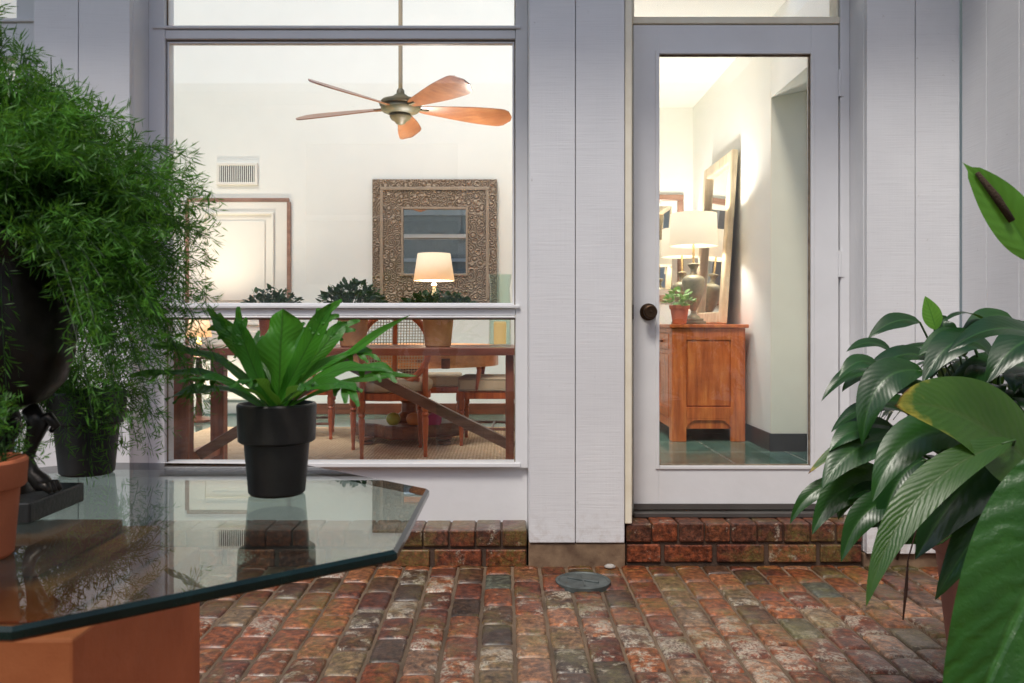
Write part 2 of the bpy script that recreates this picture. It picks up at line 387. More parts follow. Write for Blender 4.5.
M['kal'] = leaf_mat('dark_succulent_leaf', (.02, .06, .02), (.11, .21, .065), vein=2, trans=.1, rough=.4)
M['mint'] = leaf_mat('pale_green_leaf', (.14, .30, .08), (.34, .52, .20), vein=2, trans=.2, rough=.5)
M['magenta'] = simple('magenta_cloth', (.36, .02, .13), .7)
M['apple'] = simple('green_apple_skin', (.36, .42, .06), .4)
M['orangefruit'] = simple('orange_peel', (.62, .22, .05), .5)
M['vent_dark'] = simple('dark_vent_core', (.07, .055, .045), .7)
M['pebble'] = simple('pale_pebble', (.45, .42, .38), .8, bump=.5)
M['grass'] = simple('lawn_grass', (.06, .10, .025), .9, c2=(.03, .06, .015), nscale=30, bump=1)
M['hedge'] = leaf_mat('garden_leaf', (.02, .055, .012), (.06, .12, .03), vein=1, trans=.25, rough=.5)
M['bark'] = simple('tree_bark', (.12, .08, .05), .9, bump=1, bscale=30)
M['roofing'] = simple('roof_shingle', (.12, .11, .10), .9, bump=.6)

# ------------------------------------------------------------------ ground and patio
g = MB(); g.box(-60, 60, -60, 60, -.30, -.03)
o = g.build('ground', M['grass']); o['kind'] = 'structure'

PAL = [((.30, .085, .028), 6), ((.24, .064, .024), 6), ((.36, .115, .040), 4), ((.17, .046, .022), 4), ((.38, .15, .065), 2),
       ((.08, .042, .024), 2), ((.15, .068, .033), 2.5), ((.26, .17, .09), .9), ((.17, .14, .07), .6), ((.10, .11, .085), .4)]
PAL2 = [((.24, .062, .024), 5), ((.17, .045, .020), 5), ((.28, .09, .04), 2), ((.16, .055, .03), 3)]
def brick_col(PAL=PAL):
    t = random.uniform(0, sum(w for _, w in PAL))
    for c, w in PAL:
        t -= w
        if t <= 0: break
    k = random.uniform(.45, .78)
    return tuple(x*k for x in c)
pat = MB()
BW, BL = .1075, .176
us = [-1, -.94, -.82, -.5, 0, .5, .82, .94, 1]
x = -3.3; ci = 0
while x < 1.80:
    off = random.uniform(-.02, .02) + (BL/2 if ci % 2 else 0)
    y = -5.2+off
    while y < -.10:
        cx, cy = x+BW/2, y+BL/2
        # where the dry, pale, lime-crusted part of the patio lies
        dist = math.hypot((cx-.75)/1.0, (cy+.95)/.55)
        amt = max(0, 1-dist*.75)
        amt = min(1, amt+random.uniform(-.2, .35)*(1 if random.random() < .6 else 0))
        c = brick_col()
        if amt > .3 and random.random() < .35: c = tuple(a*.72+b*.28 for a, b in zip(c, (.40, .27, .16)))
        dat = (*c, max(0, amt, random.choice((0, 0, .2, .6, .95)) if cx < .3 else .1))
        hx, hy = BW/2-random.uniform(.003, .0055), BL/2-random.uniform(.003, .006)
        if cy+hy > -.15: hy = max(.02, (-.152-(cy-hy))/2); cy = -.152-hy
        tx, ty, dz, rz = random.uniform(-.02, .02), random.uniform(-.012, .012), random.uniform(-.0025, .0018), random.uniform(-.012, .012)
        sd = random.random()*50; ids = []
        worn = random.uniform(.0045, .008)
        for v in us:
            for u in us:
                k = (abs(u)**6+abs(v)**10)
                px = u*hx*(1-.035*abs(v)**8); py = v*hy*(1-.02*abs(u)**8)
                px += .0022*noise.noise(Vector((sd, v*3, u)))*(abs(u) > .8); py += .003*noise.noise(Vector((u*2, sd, v)))*(abs(v) > .8)
                z = dz-worn*min(k, 1.25)*.9+tx*px+ty*py+.0022*noise.noise(Vector((px*38, py*38, sd)))
                if abs(u) > .99 or abs(v) > .99: z -= .008
                ids.append(pat.vert((cx+px*math.cos(rz)-py*math.sin(rz), cy+py*math.cos(rz)+px*math.sin(rz), z), dat))
        for b_ in range(8):
            for a_ in range(8):
                i = b_*9+a_
                pat.face((ids[i], ids[i+1], ids[i+10], ids[i+9]), 0)
        y += BL
    x += BW; ci += 1
# mortar bed
nx, ny = 130, 120
base = len(pat.v)
for j in range(ny+1):
    for i in range(nx+1):
        X = -3.35+5.17*i/nx; Y = -5.3+5.16*j/ny
        pat.vert((X, Y, -.0105+.0022*noise.noise(Vector((X*14, Y*14, 3)))))
for j in range(ny):
    for i in range(nx):
        k = base+j*(nx+1)+i
        pat.face((k, k+1, k+nx+2, k+nx+1), 1)
o = pat.build('brick_patio', [M['brick'], M['mortar']], smooth=True); o['kind'] = 'structure'

# ------------------------------------------------------------------ brick steps
def step(name, label, x0, x1, ztop, cap, group=None):
    t = thing(name, label, 'step', ((x0+x1)/2, -.08, 0))
    yf = -.148
    m = MB(); m.box(x0+.004, x1-.004, yf+.012, .10, -.02, ztop-.008)
    m.build('mortar', M['damp_mortar'], t)
    b = MB(); n = max(1, round((x1-x0)/.104)); w = (x1-x0)/n
    def brk(xa, xb, ya, yb, za, zb):
        c = brick_col(PAL2); e = lambda s: random.uniform(-s, s)
        b.box(xa+e(.0015), xb+e(.0015), ya+e(.003), yb, za, zb+e(.0018), a=(*c, random.uniform(.05, .6)))
    for i in range(n):
        brk(x0+i*w+.003, x0+(i+1)*w-.003, yf, .06, ztop-cap, ztop)
    b.build('cap_course', M['brick'], t, bevel=.006, seg=3)
    b = MB(); xx = x0-random.uniform(.03, .1)
    zt = ztop-cap-.012
    while xx < x1:
        a_, c_ = max(xx, x0)+.005, min(xx+.2, x1)-.005
        if c_-a_ > .02: brk(a_, c_, yf+.003, -.03, max(-.02, zt-.07), zt)
        xx += .208
    b.build('lower_course', M['brick'], t, bevel=.006, seg=3)
    return t
step('brick_step', 'low brick ledge with a row of upright bricks under the big window', -1.48, .095, .138, .066)
step('brick_step', 'red brick doorstep under the white glass door', .487, 1.437, .165, .074)

# ------------------------------------------------------------------ house
house = thing('house', 'white board sided house with a large window and a full glass door', 'house', (0, 0, 0))
YP, YW = -.17, 0.0     # front of the piers, face of the window frames
TOP = 2.80
def boards(xs, z0, z1, y, thick=.03, name='board_siding'):
    b = MB()
    for a_, c_ in zip(xs[:-1], xs[1:]):
        dy = random.uniform(0, .003); b.box(a_+.0014, c_-.0014, y+dy, y+thick, z0+random.uniform(-.002, .002), z1)
    b.build(name, M['siding'], house, bevel=.003, seg=2)
    g = MB(); g.box(xs[0]+.004, xs[-1]-.004, y+.014, y+.16, z0+.01, z1)
    g.build('backing', M['gap'], house)
def pier(xs, z0, left_ret, right_ret):
    boards(xs, z0, 2.9, YP)
    m = MB()
    if left_ret: m.box(xs[0]-.0, xs[0]+.03, YP+.031, YW+.10, z0, 2.9)
    if right_ret: m.box(xs[-1]-.03, xs[-1], YP+.031, YW+.10, z0, 2.9)
    m.build('corner_board', M['trim'], house, bevel=.003)
pier([-1.872, -1.693, -1.487], -.02, True, True)
pier([.0994, .2845, .481], .093, True, True)
pier([1.443, 1.637, 1.815], .05, True, False)
# concrete footing under middle pier and right
m = MB(); m.box(.098, .484, -.162, .1, -.02, .090)
m.build('footing', M['concrete'], house, bevel=.006)
m = MB(); m.box(1.440, 1.83, -.150, .1, -.02, .046)
m.build('footing', M['concrete'], house, bevel=.006)
# return wall running toward the viewer on the right
b = MB(); y1 = YP-.002; k = 0
while y1 > -6.5:
    y0 = y1-(.168 if k == 0 else .197)
    b.box(1.818, 1.848, y0+.0014, y1-.0014, .06, 2.9); y1 = y0; k += 1
b.build('side_wall_siding', M['siding'], house, bevel=.003)
m = MB(); m.box(1.834, 2.00, -6.5, YP-.01, -.02, 2.9); m.build('backing', M['gap'], house)
m = MB(); m.box(1.822, 1.832, -6.5, YP-.01, -.02, .056); m.build('footing', M['concrete'], house)

def pane_box(m, x0, x1, z0, z1, y=.03): m.box(x0, x1, y, y+.006, z0, z1)
# ---- big window
win = bpy.data.objects.new('picture_window', None); col.objects.link(win); win.parent = house; win['_o'] = (0, 0, 0)
win['label'] = 'wide window with a transom, tall pane and lower pane in white frames'
zs = dict(bar0=2.152, bar1=2.210, r0=.989, r1=1.044, s0=.366, s1=.383)
XL0, XL1, XR0, XR1 = -1.487, -1.420, .048, .0994
fm = MB()
fm.box(XL0, XL1, YW, .10, .36, TOP); fm.box(XR0, XR1, YW, .10, .36, TOP)
fm.box(XL1-.001, XR0+.001, YW+.006, .095, TOP-.05, TOP)
fm.build('frame', M['trim'], win, bevel=.004)
fm = MB(); e = .001
fm.box(XL0-.0+.02, XR1-.03, YW-.010, .09, zs['bar1']-.012, zs['bar1'])           # cap of the transom bar
fm.box(XL1+e, XR0-e, YW+.002, .088, zs['bar0']+.006, zs['bar1']-.014)
fm.build('transom_bar', M['trim'], win, bevel=.003)
fm = MB()
fm.box(XL1-.02, XR0+.018, YW-.014, .09, zs['r1']-.014, zs['r1'])
fm.box(XL1+e, XR0-e, YW+.002, .088, zs['r0']+.010, zs['r1']-.016)
fm.box(XL1+e, XR0-e, YW-.006, .086, zs['r0'], zs['r0']+.008)
fm.build('meeting_rail', M['trim'], win, bevel=.003)
fm = MB()
fm.box(XL1-.03, XR0+.02, YW-.012, .085, .366, .384)
fm.box(XL0+.001, XR1-.001, YW+.022, .08, .10, .364)
fm.build('sill_panel', M['trim'], win, bevel=.003)
# inner stops and putty lines round each pane
def stops(parent, x0, x1, z0, z1, w=.009, y0=.016, mtl='trim'):
    m = MB()
    m.box(x0, x0+w, y0, .029, z0, z1); m.box(x1-w, x1, y0, .029, z0, z1)
    m.box(x0+w, x1-w, y0, .029, z0, z0+w); m.box(x0+w, x1-w, y0, .029, z1-w, z1)
    m.build('glazing_bead', M[mtl], parent, bevel=.002)
def putty(parent, x0, x1, z0, z1, w=.004):
    m = MB(); y0, y1 = .022, .0295
    m.box(x0, x0+w, y0, y1, z0, z1); m.box(x1-w, x1, y0, y1, z0, z1)
    m.box(x0+w, x1-w, y0, y1, z1-w*1.6, z1)
    m.build('putty', M['putty'], parent)
for (z0, z1) in ((zs['bar1'], TOP-.05), (zs['r1'], zs['bar0']+.006), (zs['s1'], zs['r0'])):
    putty(win, XL1+.0005, XR0-.0005, z0+.0005, z1-.0005)
    m = MB(); pane_box(m, XL1-.004, XR0+.004, z0-.003, z1+.003); m.build('pane', M['pane'], win)
stops(win, XL1+.0045, XR0-.0045, zs['r1']+.0006, zs['bar0']-.001, .008)
# ---- left window, mostly out of frame
w2 = bpy.data.objects.new('side_window', None); col.objects.link(w2); w2.parent = house; w2['_o'] = (0, 0, 0)
w2['label'] = 'edge of a second window at the far left'
m = MB(); m.box(-2.04, -1.874, YW, .10, .36, TOP); m.box(-3.50, -3.40, YW, .10, .36, TOP)
m.box(-3.399, -2.041, YW+.004, .095, TOP-.05, TOP); m.box(-3.399, -2.041, YW+.002, .088, 2.08, 2.225); m.box(-3.399, -1.90, YW-.012, .09, 2.226, 2.24)
m.box(-3.399, -2.041, YW+.004, .095, .36, .40); m.box(-3.5, -1.874, YW+.022, .08, -.02, .358)
m.build('frame', M['trim'], w2, bevel=.003)
m = MB(); pane_box(m, -3.402, -2.038, 2.238, TOP-.045); m.build('pane', M['pane'], w2)
m = MB(); pane_box(m, -3.402, -2.038, .398, 2.082); m.build('pane', M['pane'], w2)
# ---- door with frame and transom
m = MB()
m.box(.483, .511, YP+.012, YW+.10, .166, TOP); m.build('door_jamb', M['cream'], house, bevel=.004)
m = MB(); m.box(.5112, .5365, -.012, .09, .166, TOP); m.build('door_stop', M['cream'], house, bevel=.003)
m = MB(); m.box(1.402, 1.4425, YW-.012, YW+.10, .166, TOP); m.build('door_jamb', M['trim'], house, bevel=.004)
m = MB(); m.box(.537, 1.401, YW-.012, .10, 2.218, 2.246); m.build('door_header', M['cream'], house, bevel=.003)
m = MB(); m.box(.537, 1.401, YW-.004, .10, TOP-.05, TOP); m.build('door_header', M['cream'], house, bevel=.003)
m = MB(); m.box(.537, .545, YW, .08, 2.247, TOP-.051); m.box(1.392, 1.40, YW, .08, 2.247, TOP-.051); m.box(.543, 1.391, YW+.01, .06, 2.247, 2.253)
m.build('glazing_bead', M['cream'], house, bevel=.002)
m = MB(); pane_box(m, .535, 1.399, 2.25, TOP-.04); m.build('transom_pane', M['pane'], house)
m = MB(); m.box(.5370, 1.402, -.05, .12, .1655, .186); m.build('threshold', M['alu'], house, bevel=.003)
door = bpy.data.objects.new('door', None); col.objects.link(door); door.parent = house; door['_o'] = (0, 0, 0)
door['label'] = 'white door with one full length glass pane'
X0, X1, Z0, Z1, G0, G1, H0, H1 = .540, 1.396, .192, 2.212, .646, 1.281, .372, 2.092
m = MB(); m.box(X0, G0, -.008, .036, Z0, Z1); m.box(G1, X1, -.008, .036, Z0, Z1)
m.box(G0, G1, -.0078, .0358, Z0, H0); m.box(G0, G1, -.0078, .0358, H1, Z1)
m.build('door_frame', M['trim'], door, bevel=.0015)
m = MB(); w = .014
m.box(G0-w, G0+.002, -.014, -.008, H0-w, H1+w); m.box(G1-.002, G1+w, -.014, -.008, H0-w, H1+w)
m.box(G0+.002, G1-.002, -.014, -.0079, H0-w, H0+.002); m.box(G0+.002, G1-.002, -.014, -.0079, H1-.002, H1+w)
m.build('glazing_bead', M['trim'], door, bevel=.003)
m = MB(); m.box(G0+.0005, G0+.004, .002, .012, H0, H1); m.box(G1-.005, G1-.0005, .002, .012, H0, H1); m.box(G0, G1, .002, .012, H0+.0005, H0+.005); m.box(G0, G1, .002, .012, H1-.007, H1-.0005)
m.build('putty', M['putty'], door)
m = MB(); m.box(G0-.003, G1+.003, .013, .019, H0-.003, H1+.003); m.build('pane', M['pane'], door)
m = MB(); kc = P(648, 312, CAMD)
def knob_ring(r, y): return [(kc.x+r*math.cos(2*math.pi*j/28), y, kc.z+r*math.sin(2*math.pi*j/28)) for j in range(28)]
m.ring_loft([knob_ring(r, y) for r, y in ((.036, -.0081), (.036, -.013), (.030, -.017), (.031, -.019), (.013, -.021), (.012, -.040), (.024, -.047), (.0285, -.058), (.027, -.067), (.021, -.070), (.019, -.068), (.013, -.072), (.010, -.070), (.004, -.073))])
m.build('knob', M['knob'], door, smooth=True)
for zc in (P(0, 84, CAMD).z, P(0, 264, CAMD).z, P(0, 494, CAMD).z):
    m = MB(); m.tube([(1.399, -.014, zc-.055), (1.399, -.014, zc+.055)], .0065, 10)
    m.box(1.3995, 1.416, -.0155, -.0122, zc-.055, zc+.055)
    m.build('hinge', M['trim'], door, smooth='angle')
m = MB(); m.box(.5366, .5385, -.02, .005, kc.z-.03, kc.z+.03); m.build('strike_plate', M['knob'], door)
m = MB(); m.box(X0+.002, X1-.002, -.018, -.009, .193, .215); m.build('door_sweep', M['alu'], door)
# ---- upper wall, eave, roof
boards([-3.6+.197*i for i in range(33)], 2.90, 3.05, YP+.01, name='frieze_boards')
m = MB(); m.box(-3.6, 3.0, -.14, .12, TOP+.002, 2.899); m.build('lintel', M['trim'], house)
m = MB()
m.box(-3.7, 3.0, -.80, -.125, 3.052, 3.09); m.box(-3.7, 3.0, -.83, -.802, 3.02, 3.20)
m.build('eave', M['trim'], house, bevel=.003)
# roof: front strip only; room left unroofed, out of view, to let daylight in
m = MB(); m.box(-3.75, 3.0, -.84, .12, 3.201, 3.25); m.build('roof', M['roofing'], house)


# ------------------------------------------------------------------ interior shell
FZ = .15; fcy = 5.40-CAMD
m = MB(); m.box(-3.7, 3.6, .13, 4.2, .05, FZ); m.build('interior_floor', M['tile'], house)
m = MB()
m.box(-3.7, 2.9, 4.005, 4.15, FZ, 4.60)
m.build('back_wall', M['inwall'], house)
m = MB(); m.box(-3.6, 1.7, fcy-.06, fcy+.06, 4.461, 4.6); m.build('ceiling_beam', M['inwall'], house)
m = MB()                                                     # right wall with the cased opening
YO = 1.84; XW = 1.716
m.box(XW, 1.96, YO+.012, 4.004, FZ, 2.47); m.box(XW, 1.96, YO, 4.004, 2.4702, 3.20)
m.box(XW, 2.10, .13, .40, FZ, 3.0)
# header over the opening, its underside rising a little outward
hz = 2.42
m.hexa([(XW, .402, hz), (1.96, .402, hz+.05), (1.96, YO-.002, hz+.05), (XW, YO-.002, hz), (XW, .402, 3.0), (1.96, .402, 3.0), (1.96, YO-.002, 3.0), (XW, YO-.002, 3.0)])
m.build('right_wall', M['inwall'], house)
m = MB(); m.box(1.962, 2.02, YO-.03, YO+.02, FZ, 2.5); m.build('opening_casing', M['frame_brown'], house)
m = MB(); m.box(3.3, 3.4, .13, 4.0, FZ, 3.0); m.box(1.97, 3.29, 3.0, 3.1, FZ, 3.0)
m.build('side_room_wall', M['inwall'], house)
m = MB(); m.box(XW+.001, 1.959, YO, YO+.0115, FZ, 2.465); m.build('opening_reveal', simple('lit_cream_reveal_paint', (.94, .90, .74), .7, c2=(.92, .87, .71)), house)  # warm cream brightened in the colour for light missing from the side room
m = MB(); m.box(-3.72, -3.62, 3.7, 4.0, FZ, 4.6); m.box(-3.72, -3.62, 2.0, 3.698, 2.5, 4.6); m.build('left_wall', M['inwall'], house)  # unseen wall, left mostly open to let daylight into the room
m = MB()                                                     # lower ceiling over the hall, beam edge toward the room
m.box(.62, XW-.001, 1.5, 4.003, 2.93, 3.00)
m.build('hall_ceiling', M['inwall'], house)
# skirting
m = MB()
m.box(XW-.014, XW-.001, YO-.014, 4.0, FZ, FZ+.115); m.box(XW-.013, 1.96, YO-.0145, YO-.001, FZ, FZ+.113)
m.build('skirting', M['slab'], house, bevel=.003)
m = MB(); m.box(-1.90, 1.70, 3.99, 4.004, FZ, FZ+.10); m.box(-3.6, -2.93, 3.99, 4.004, FZ, FZ+.10)
m.build('skirting', M['dark_wood'], house, bevel=.003)
# interior panel door
dr = bpy.data.objects.new('panel_door', None); col.objects.link(dr); dr.parent = house; dr['_o'] = (0, 0, 0)
dr['label'] = 'cream interior panel door in a brown edged opening on the back wall'
m = MB()
m.box(-2.87, -1.945, 3.985, 4.003, 2.075, 2.11); m.box(-1.965, -1.930, 3.985, 4.003, FZ, 2.074); m.box(-2.885, -2.85, 3.985, 4.003, FZ, 2.074)
m.build('casing', M['frame_brown'], dr, bevel=.003)
m = MB(); m.box(-2.849, -1.966, 3.990, 4.002, FZ+.01, 2.074); m.build('slab', M['indoor'], dr)
m = MB()
for (za, zb) in ((1.10, 1.98), (.28, .98)):
    xa, xb = -2.72, -2.08; w = .022; yy = 3.972
    m.box(xa, xa+w, yy, 3.989, za, zb); m.box(xb-w, xb, yy, 3.989, za, zb); m.box(xa+w, xb-w, yy, 3.989, za, za+w); m.box(xa+w, xb-w, yy, 3.989, zb-w, zb)
    m.box(xa+.08, xb-.08, 3.980, 3.989, za+.08, zb-.08)
m.build('panel_moulding', M['indoor'], dr, bevel=.006)
m = MB(); m.lathe([(.02, 0), (.024, .02), (.012, .03)], (-2.03, 3.96, 1.1), 12); m.build('handle', M['knob'], dr)
# vent
vt = bpy.data.objects.new('air_vent', None); col.objects.link(vt); vt.parent = house; vt['_o'] = (0, 0, 0)
a_ = P(217, 185, 7.43); c_ = P(258, 163, 7.43)
m = MB(); w = .025
m.box(a_.x, c_.x, 3.982, 4.003, a_.z, a_.z+w); m.box(a_.x, c_.x, 3.982, 4.003, c_.z-w, c_.z); m.box(a_.x, a_.x+w, 3.982, 4.003, a_.z+w, c_.z-w); m.box(c_.x-w, c_.x, 3.982, 4.003, a_.z+w, c_.z-w)
m.build('frame', M['indoor'], vt, bevel=.003)
m = MB(); m.box(a_.x+w, c_.x-w, 3.998, 4.003, a_.z+w, c_.z-w); m.build('core', M['vent_dark'], vt)
m = MB(); n = 17
for i in range(n):
    xx = a_.x+w+(c_.x-a_.x-2*w)*(i+.5)/n; m.box(xx-.0035, xx+.0035, 3.985, 3.997, a_.z+w, c_.z-w)
m.build('louvres', M['inwall'], vt)

# ------------------------------------------------------------------ rug
m = MB(); m.box(-2.30, .45, .25, 3.0, FZ+.001, FZ+.012)
tag(m.build('rug', M['rug'], bevel=.004), 'tan woven sisal rug under the dining table and chairs', 'rug')

# ------------------------------------------------------------------ ceiling fan
fc = P(400.5, 108.5, 5.40); fan = thing('ceiling_fan', 'wooden five blade ceiling fan hanging from a thin brass rod', 'ceiling fan', fc)
m = MB(); m.tube([(fc.x, fc.y, fc.z+.07), (fc.x, fc.y, 4.45)], .014, 12); m.build('rod', M['brass'], fan, smooth='angle')
m = MB(); m.lathe([(.05, 0), (.06, -.03), (.02, -.06)], (fc.x, fc.y, 4.46), 20); m.build('ceiling_cup', M['brass'], fan, smooth='angle')
m = MB(); m.lathe([(.016, .13), (.024, .12), (.028, .095), (.045, .085), (.065, .065), (.125, .05), (.138, .035), (.138, .02), (.126, .01), (.130, -.005), (.12, -.02), (.085, -.035), (.07, -.04), (.072, -.055), (.06, -.075), (.04, -.085), (.03, -.10), (.012, -.108), (.001, -.11)], fc, 32)
m.build('motor', M['fan_metal'], fan, smooth='angle')
for k in range(5):
    a = R(18+72*k+1); d = Vector((math.cos(a), math.sin(a), 0)); s = Vector((-math.sin(a), math.cos(a), 0)); pitch = R(-25)
    sv = s*math.cos(pitch)+Vector((0, 0, 1))*math.sin(pitch); up = d.cross(sv)
    m = MB(); rings = []; nn = 18
    for i in range(nn+1):
        t = i/nn; r = .13+(.77-.13)*t
        w = .034+.054*math.sin(min(1, t*1.15)*math.pi*.5)**1.2
        if t > .86: w *= math.sqrt(max(.02, 1-((t-.86)/.145)**2))
        if t < .05: w *= .8
        c = fc+d*r+Vector((0, 0, .004-.01*t)); th = .006
        rings.append([c-sv*w-up*th*.5, c-sv*w*.5-up*th*1.2, c+sv*w*.5-up*th*1.2, c+sv*w-up*th*.5, c+sv*w+up*th*.5, c-sv*w+up*th*.5])
    m.ring_loft(rings); ob = m.build('blade', M['fan_wood'], fan, smooth='angle')
    m = MB(); m.bar(fc+d*.09, fc+d*.19, .035, .012); m.build('blade_iron', M['fan_metal'], fan, bevel=.003)

# ------------------------------------------------------------------ window table (trestle)
TZ = .855
wt = thing('trestle_table', 'long red-brown trestle table with diagonal braces standing just behind the window', 'table', (-.75, .6, FZ))
m = MB()
for i in range(4):
    y0 = .30+.175*i; m.box(-1.72, .052, y0+.0008, y0+.1742, TZ-.034, TZ)
m.build('tabletop', M['table_wood'], wt, bevel=.003)
def post(x0, x1, y0, y1):
    mm = MB(); mm.box(x0, x1, y0, y1, FZ+.012, TZ-.035); mm.build('leg', M['table_wood_z'], wt, bevel=.004)
post(-1.545, -1.455, .35, .42); post(-1.545, -1.475, .88, .95)
post(.008, .046, .35, .42); post(.008, .046, .88, .95)
m = MB(); m.box(-1.53, -1.49, .4205, .879, FZ+.13, FZ+.20); m.build('stretcher', M['table_wood'], wt, bevel=.003)
m = MB(); m.box(.012, .042, .4205, .879, FZ+.13, FZ+.20); m.build('stretcher', M['table_wood'], wt, bevel=.003)
mid = P(345, 361, 4.08)
m = MB(); m.bar(P(199, 455, 3.98), mid+Vector((.03, 0, .0)), .045, .052); m.build('brace', M['brace'], wt, bevel=.003)
m = MB(); m.bar(P(514, 447, 4.08), mid+Vector((-.03, .046, .0)), .045, .050); m.build('brace', M['brace'], wt, bevel=.003)

# ------------------------------------------------------------------ foliage helpers
def bez(p0, p1, p2, t): return p0*(1-t)**2+p1*2*t*(1-t)+p2*t*t
def leaf(mb, p0, p1, p2, w, hint=(0, 0, 1), n=12, nw=6, fold=.25, wav=.0, mi=0, brown=0.0, prof=None, rnd=None, roll=0.0, lobes=0):
    p0, p1, p2 = Vector(p0), Vector(p1), Vector(p2); hint = Vector(hint).normalized()
    rnd = random.random() if rnd is None else rnd
    prof = prof or (lambda t: (math.sin(math.pi*min(1, t**.80))**.85)*(1-.25*t)+.02*(1-t))
    ids = []; ph = random.uniform(0, 6.28)
    Lg = (p2-p0).length
    for i in range(n+1):
        t = i/n; c = bez(p0, p1, p2, t)
        tg = (bez(p0, p1, p2, min(1, t+.02))-bez(p0, p1, p2, max(0, t-.02))).normalized()
        sd = tg.cross(hint)
        if sd.length < 1e-3: sd = tg.cross(Vector((1, 0, 0)))
        sd.normalize(); nm = sd.cross(tg).normalized()
        if roll: 
            q = Matrix.Rotation(roll*t, 3, tg); sd = q @ sd; nm = q @ nm
        ww = w/2*prof(t)
        for j in range(nw+1):
            u = -1+2*j/nw
            lw = ww
            if lobes: lw = ww*(1+.32*math.sin(lobes*t*6.28+ph+(1.7 if u > 0 else 0))*min(1, t*1.6))
            hgt = fold*abs(u)*lw-fold*.5*lw*u*u
            hgt += wav*w*math.sin(t*11+ph+(2 if u > 0 else 0))*abs(u)**2
            ids.append(mb.vert(c+sd*u*lw+nm*hgt, (u*.5+.5, t, rnd, brown)))
    for i in range(n):
        for j in range(nw):
            a = i*(nw+1)+j
            mb.face((ids[a], ids[a+1], ids[a+nw+2], ids[a+nw+1]), mi)

def fern(mb, crown, stems, spread, top, bottom, az=(0, 360), seed=1, needle=.021, blen=.042, upright=.5, dens=1.0, skipfront=False):
    rn = random.Random(seed)
    for s_ in range(stems):
        a = R(rn.uniform(*az)); rc = spread*math.sqrt(rn.uniform(.02, 1)); dv = Vector((math.cos(a), math.sin(a), 0))
        tz = rn.uniform(bottom, top*(1-.55*(rc/spread)**2))
        apex = max(tz, 0)*1.1+top*upright*rn.uniform(.6, 1.2)*(1-.4*rc/spread)
        if rc/spread < .45 and tz < 0: rc *= 1.6
        if skipfront and dv.y < .6 and tz < .09 and rc*dv.x < .21 and rn.random() < .86: continue
        p0 = crown+dv*.02+Vector((rn.uniform(-.03, .03), rn.uniform(-.03, .03), 0)); p2 = crown+dv*rc+Vector((0, 0, tz)); p1 = crown+dv*rc*(.65 if tz < .1 else .35)+Vector((rn.uniform(-.02, .02), 0, apex))
        ln = (p1-p0).length+(p2-p1).length
        k = int(ln/.0085*dens); pts = [bez(p0, p1, p2, i/10) for i in range(11)]
        mb.tube(pts, [.0013-.0008*i/10 for i in range(11)], 3, cap=False)
        shade = rn.random(); old = rn.random() < .018
        for i in range(k):
            t = .12+.88*i/k; c = bez(p0, p1, p2, t); tg = (bez(p0, p1, p2, min(1, t+.03))-bez(p0, p1, p2, t-.03)).normalized()
            rv = Vector((rn.gauss(0, 1), rn.gauss(0, 1), rn.gauss(0, .8))); rv = (rv-tg*rv.dot(tg)).normalized()
            bd = (rv*.85+tg*.75).normalized(); bl = blen*rn.uniform(.5, 1.1)*(1-.45*t)
            nn = 6
            for q in range(nn):
                bp = c+bd*bl*(q+1)/nn
                nd = Vector((rn.gauss(0, 1), rn.gauss(0, 1), rn.gauss(0, 1))); nd = (nd-bd*nd.dot(bd)).normalized()
                nd = (nd*.8+bd*.8).normalized(); sw = nd.cross(Vector((rn.gauss(0, 1), rn.gauss(0, 1), rn.gauss(0, 1)))).normalized()*.00105
                e = bp+nd*needle*rn.uniform(.6, 1.15); mdl = bp.lerp(e, .5)
                dat = (.9, .3 if not old else .9, min(1, max(0, shade*.35+rn.random()*.3+.55*t*t-.08)), .9 if old else 0)  # needles darken toward the crown: core shadow put into the colour
                i0 = mb.vert(bp, dat); i1 = mb.vert(mdl+sw, dat); i2 = mb.vert(e, dat); i3 = mb.vert(mdl-sw, dat)
                mb.face((i0, i1, i2, i3))

def small_leaves(mb, c, rx, rz, n, size, seed=0, mi=0):
    rn = random.Random(seed)
    for _ in range(n):
        a = rn.uniform(0, 6.28); r = math.sqrt(rn.random()); z = rn.random()**.7
        p = Vector(c)+Vector((math.cos(a)*rx*r, math.sin(a)*rx*r, rz*z*(1.05-.6*r*r)))
        d = Vector((math.cos(a)*r+rn.gauss(0, .5), math.sin(a)*r+rn.gauss(0, .5), rn.uniform(-.2, .9))).normalized()
        s = size*rn.uniform(.6, 1.2)
        leaf(mb, p, p+d*s*.5+Vector((0, 0, s*.1)), p+d*s, s*.62, (rn.gauss(0, .4), rn.gauss(0, .4), 1), n=4, nw=2, fold=.3, mi=mi, rnd=rn.random())

def pot_profile(rt, rb, h, rim_h, lip=.006, wall=.006):
    z1 = h-rim_h
    rm = rb+(rt-lip-rb)*z1/h
    return [(rb*.92, 0), (rb, .004), (rm, z1), (rm+lip*.9, z1+.002), (rt-.002, z1+.005), (rt, h-.003), (rt-.002, h), (rt-wall, h), (rt-wall-.004, h-.02), (rt-wall-.008, h-.03), (.001, h-.03)]
def potted(name, label, c, rt, rb, h, rim_h, m_, group=None, cat='potted plant', soil=True):
    t = thing(name, label, cat, c, group)
    m = MB(); m.lathe(pot_profile(rt, rb, h, rim_h), c, 40, cap=True); m.build('pot', M[m_], t, smooth='angle')
    if soil:
        m = MB(); m.lathe([(.001, -.002), (rt-.012, 0), (rt-.014, .006), (.001, .009)], (c[0], c[1], c[2]+h-.024), 24); m.build('soil', M['soil'], t, smooth=True)
    return t
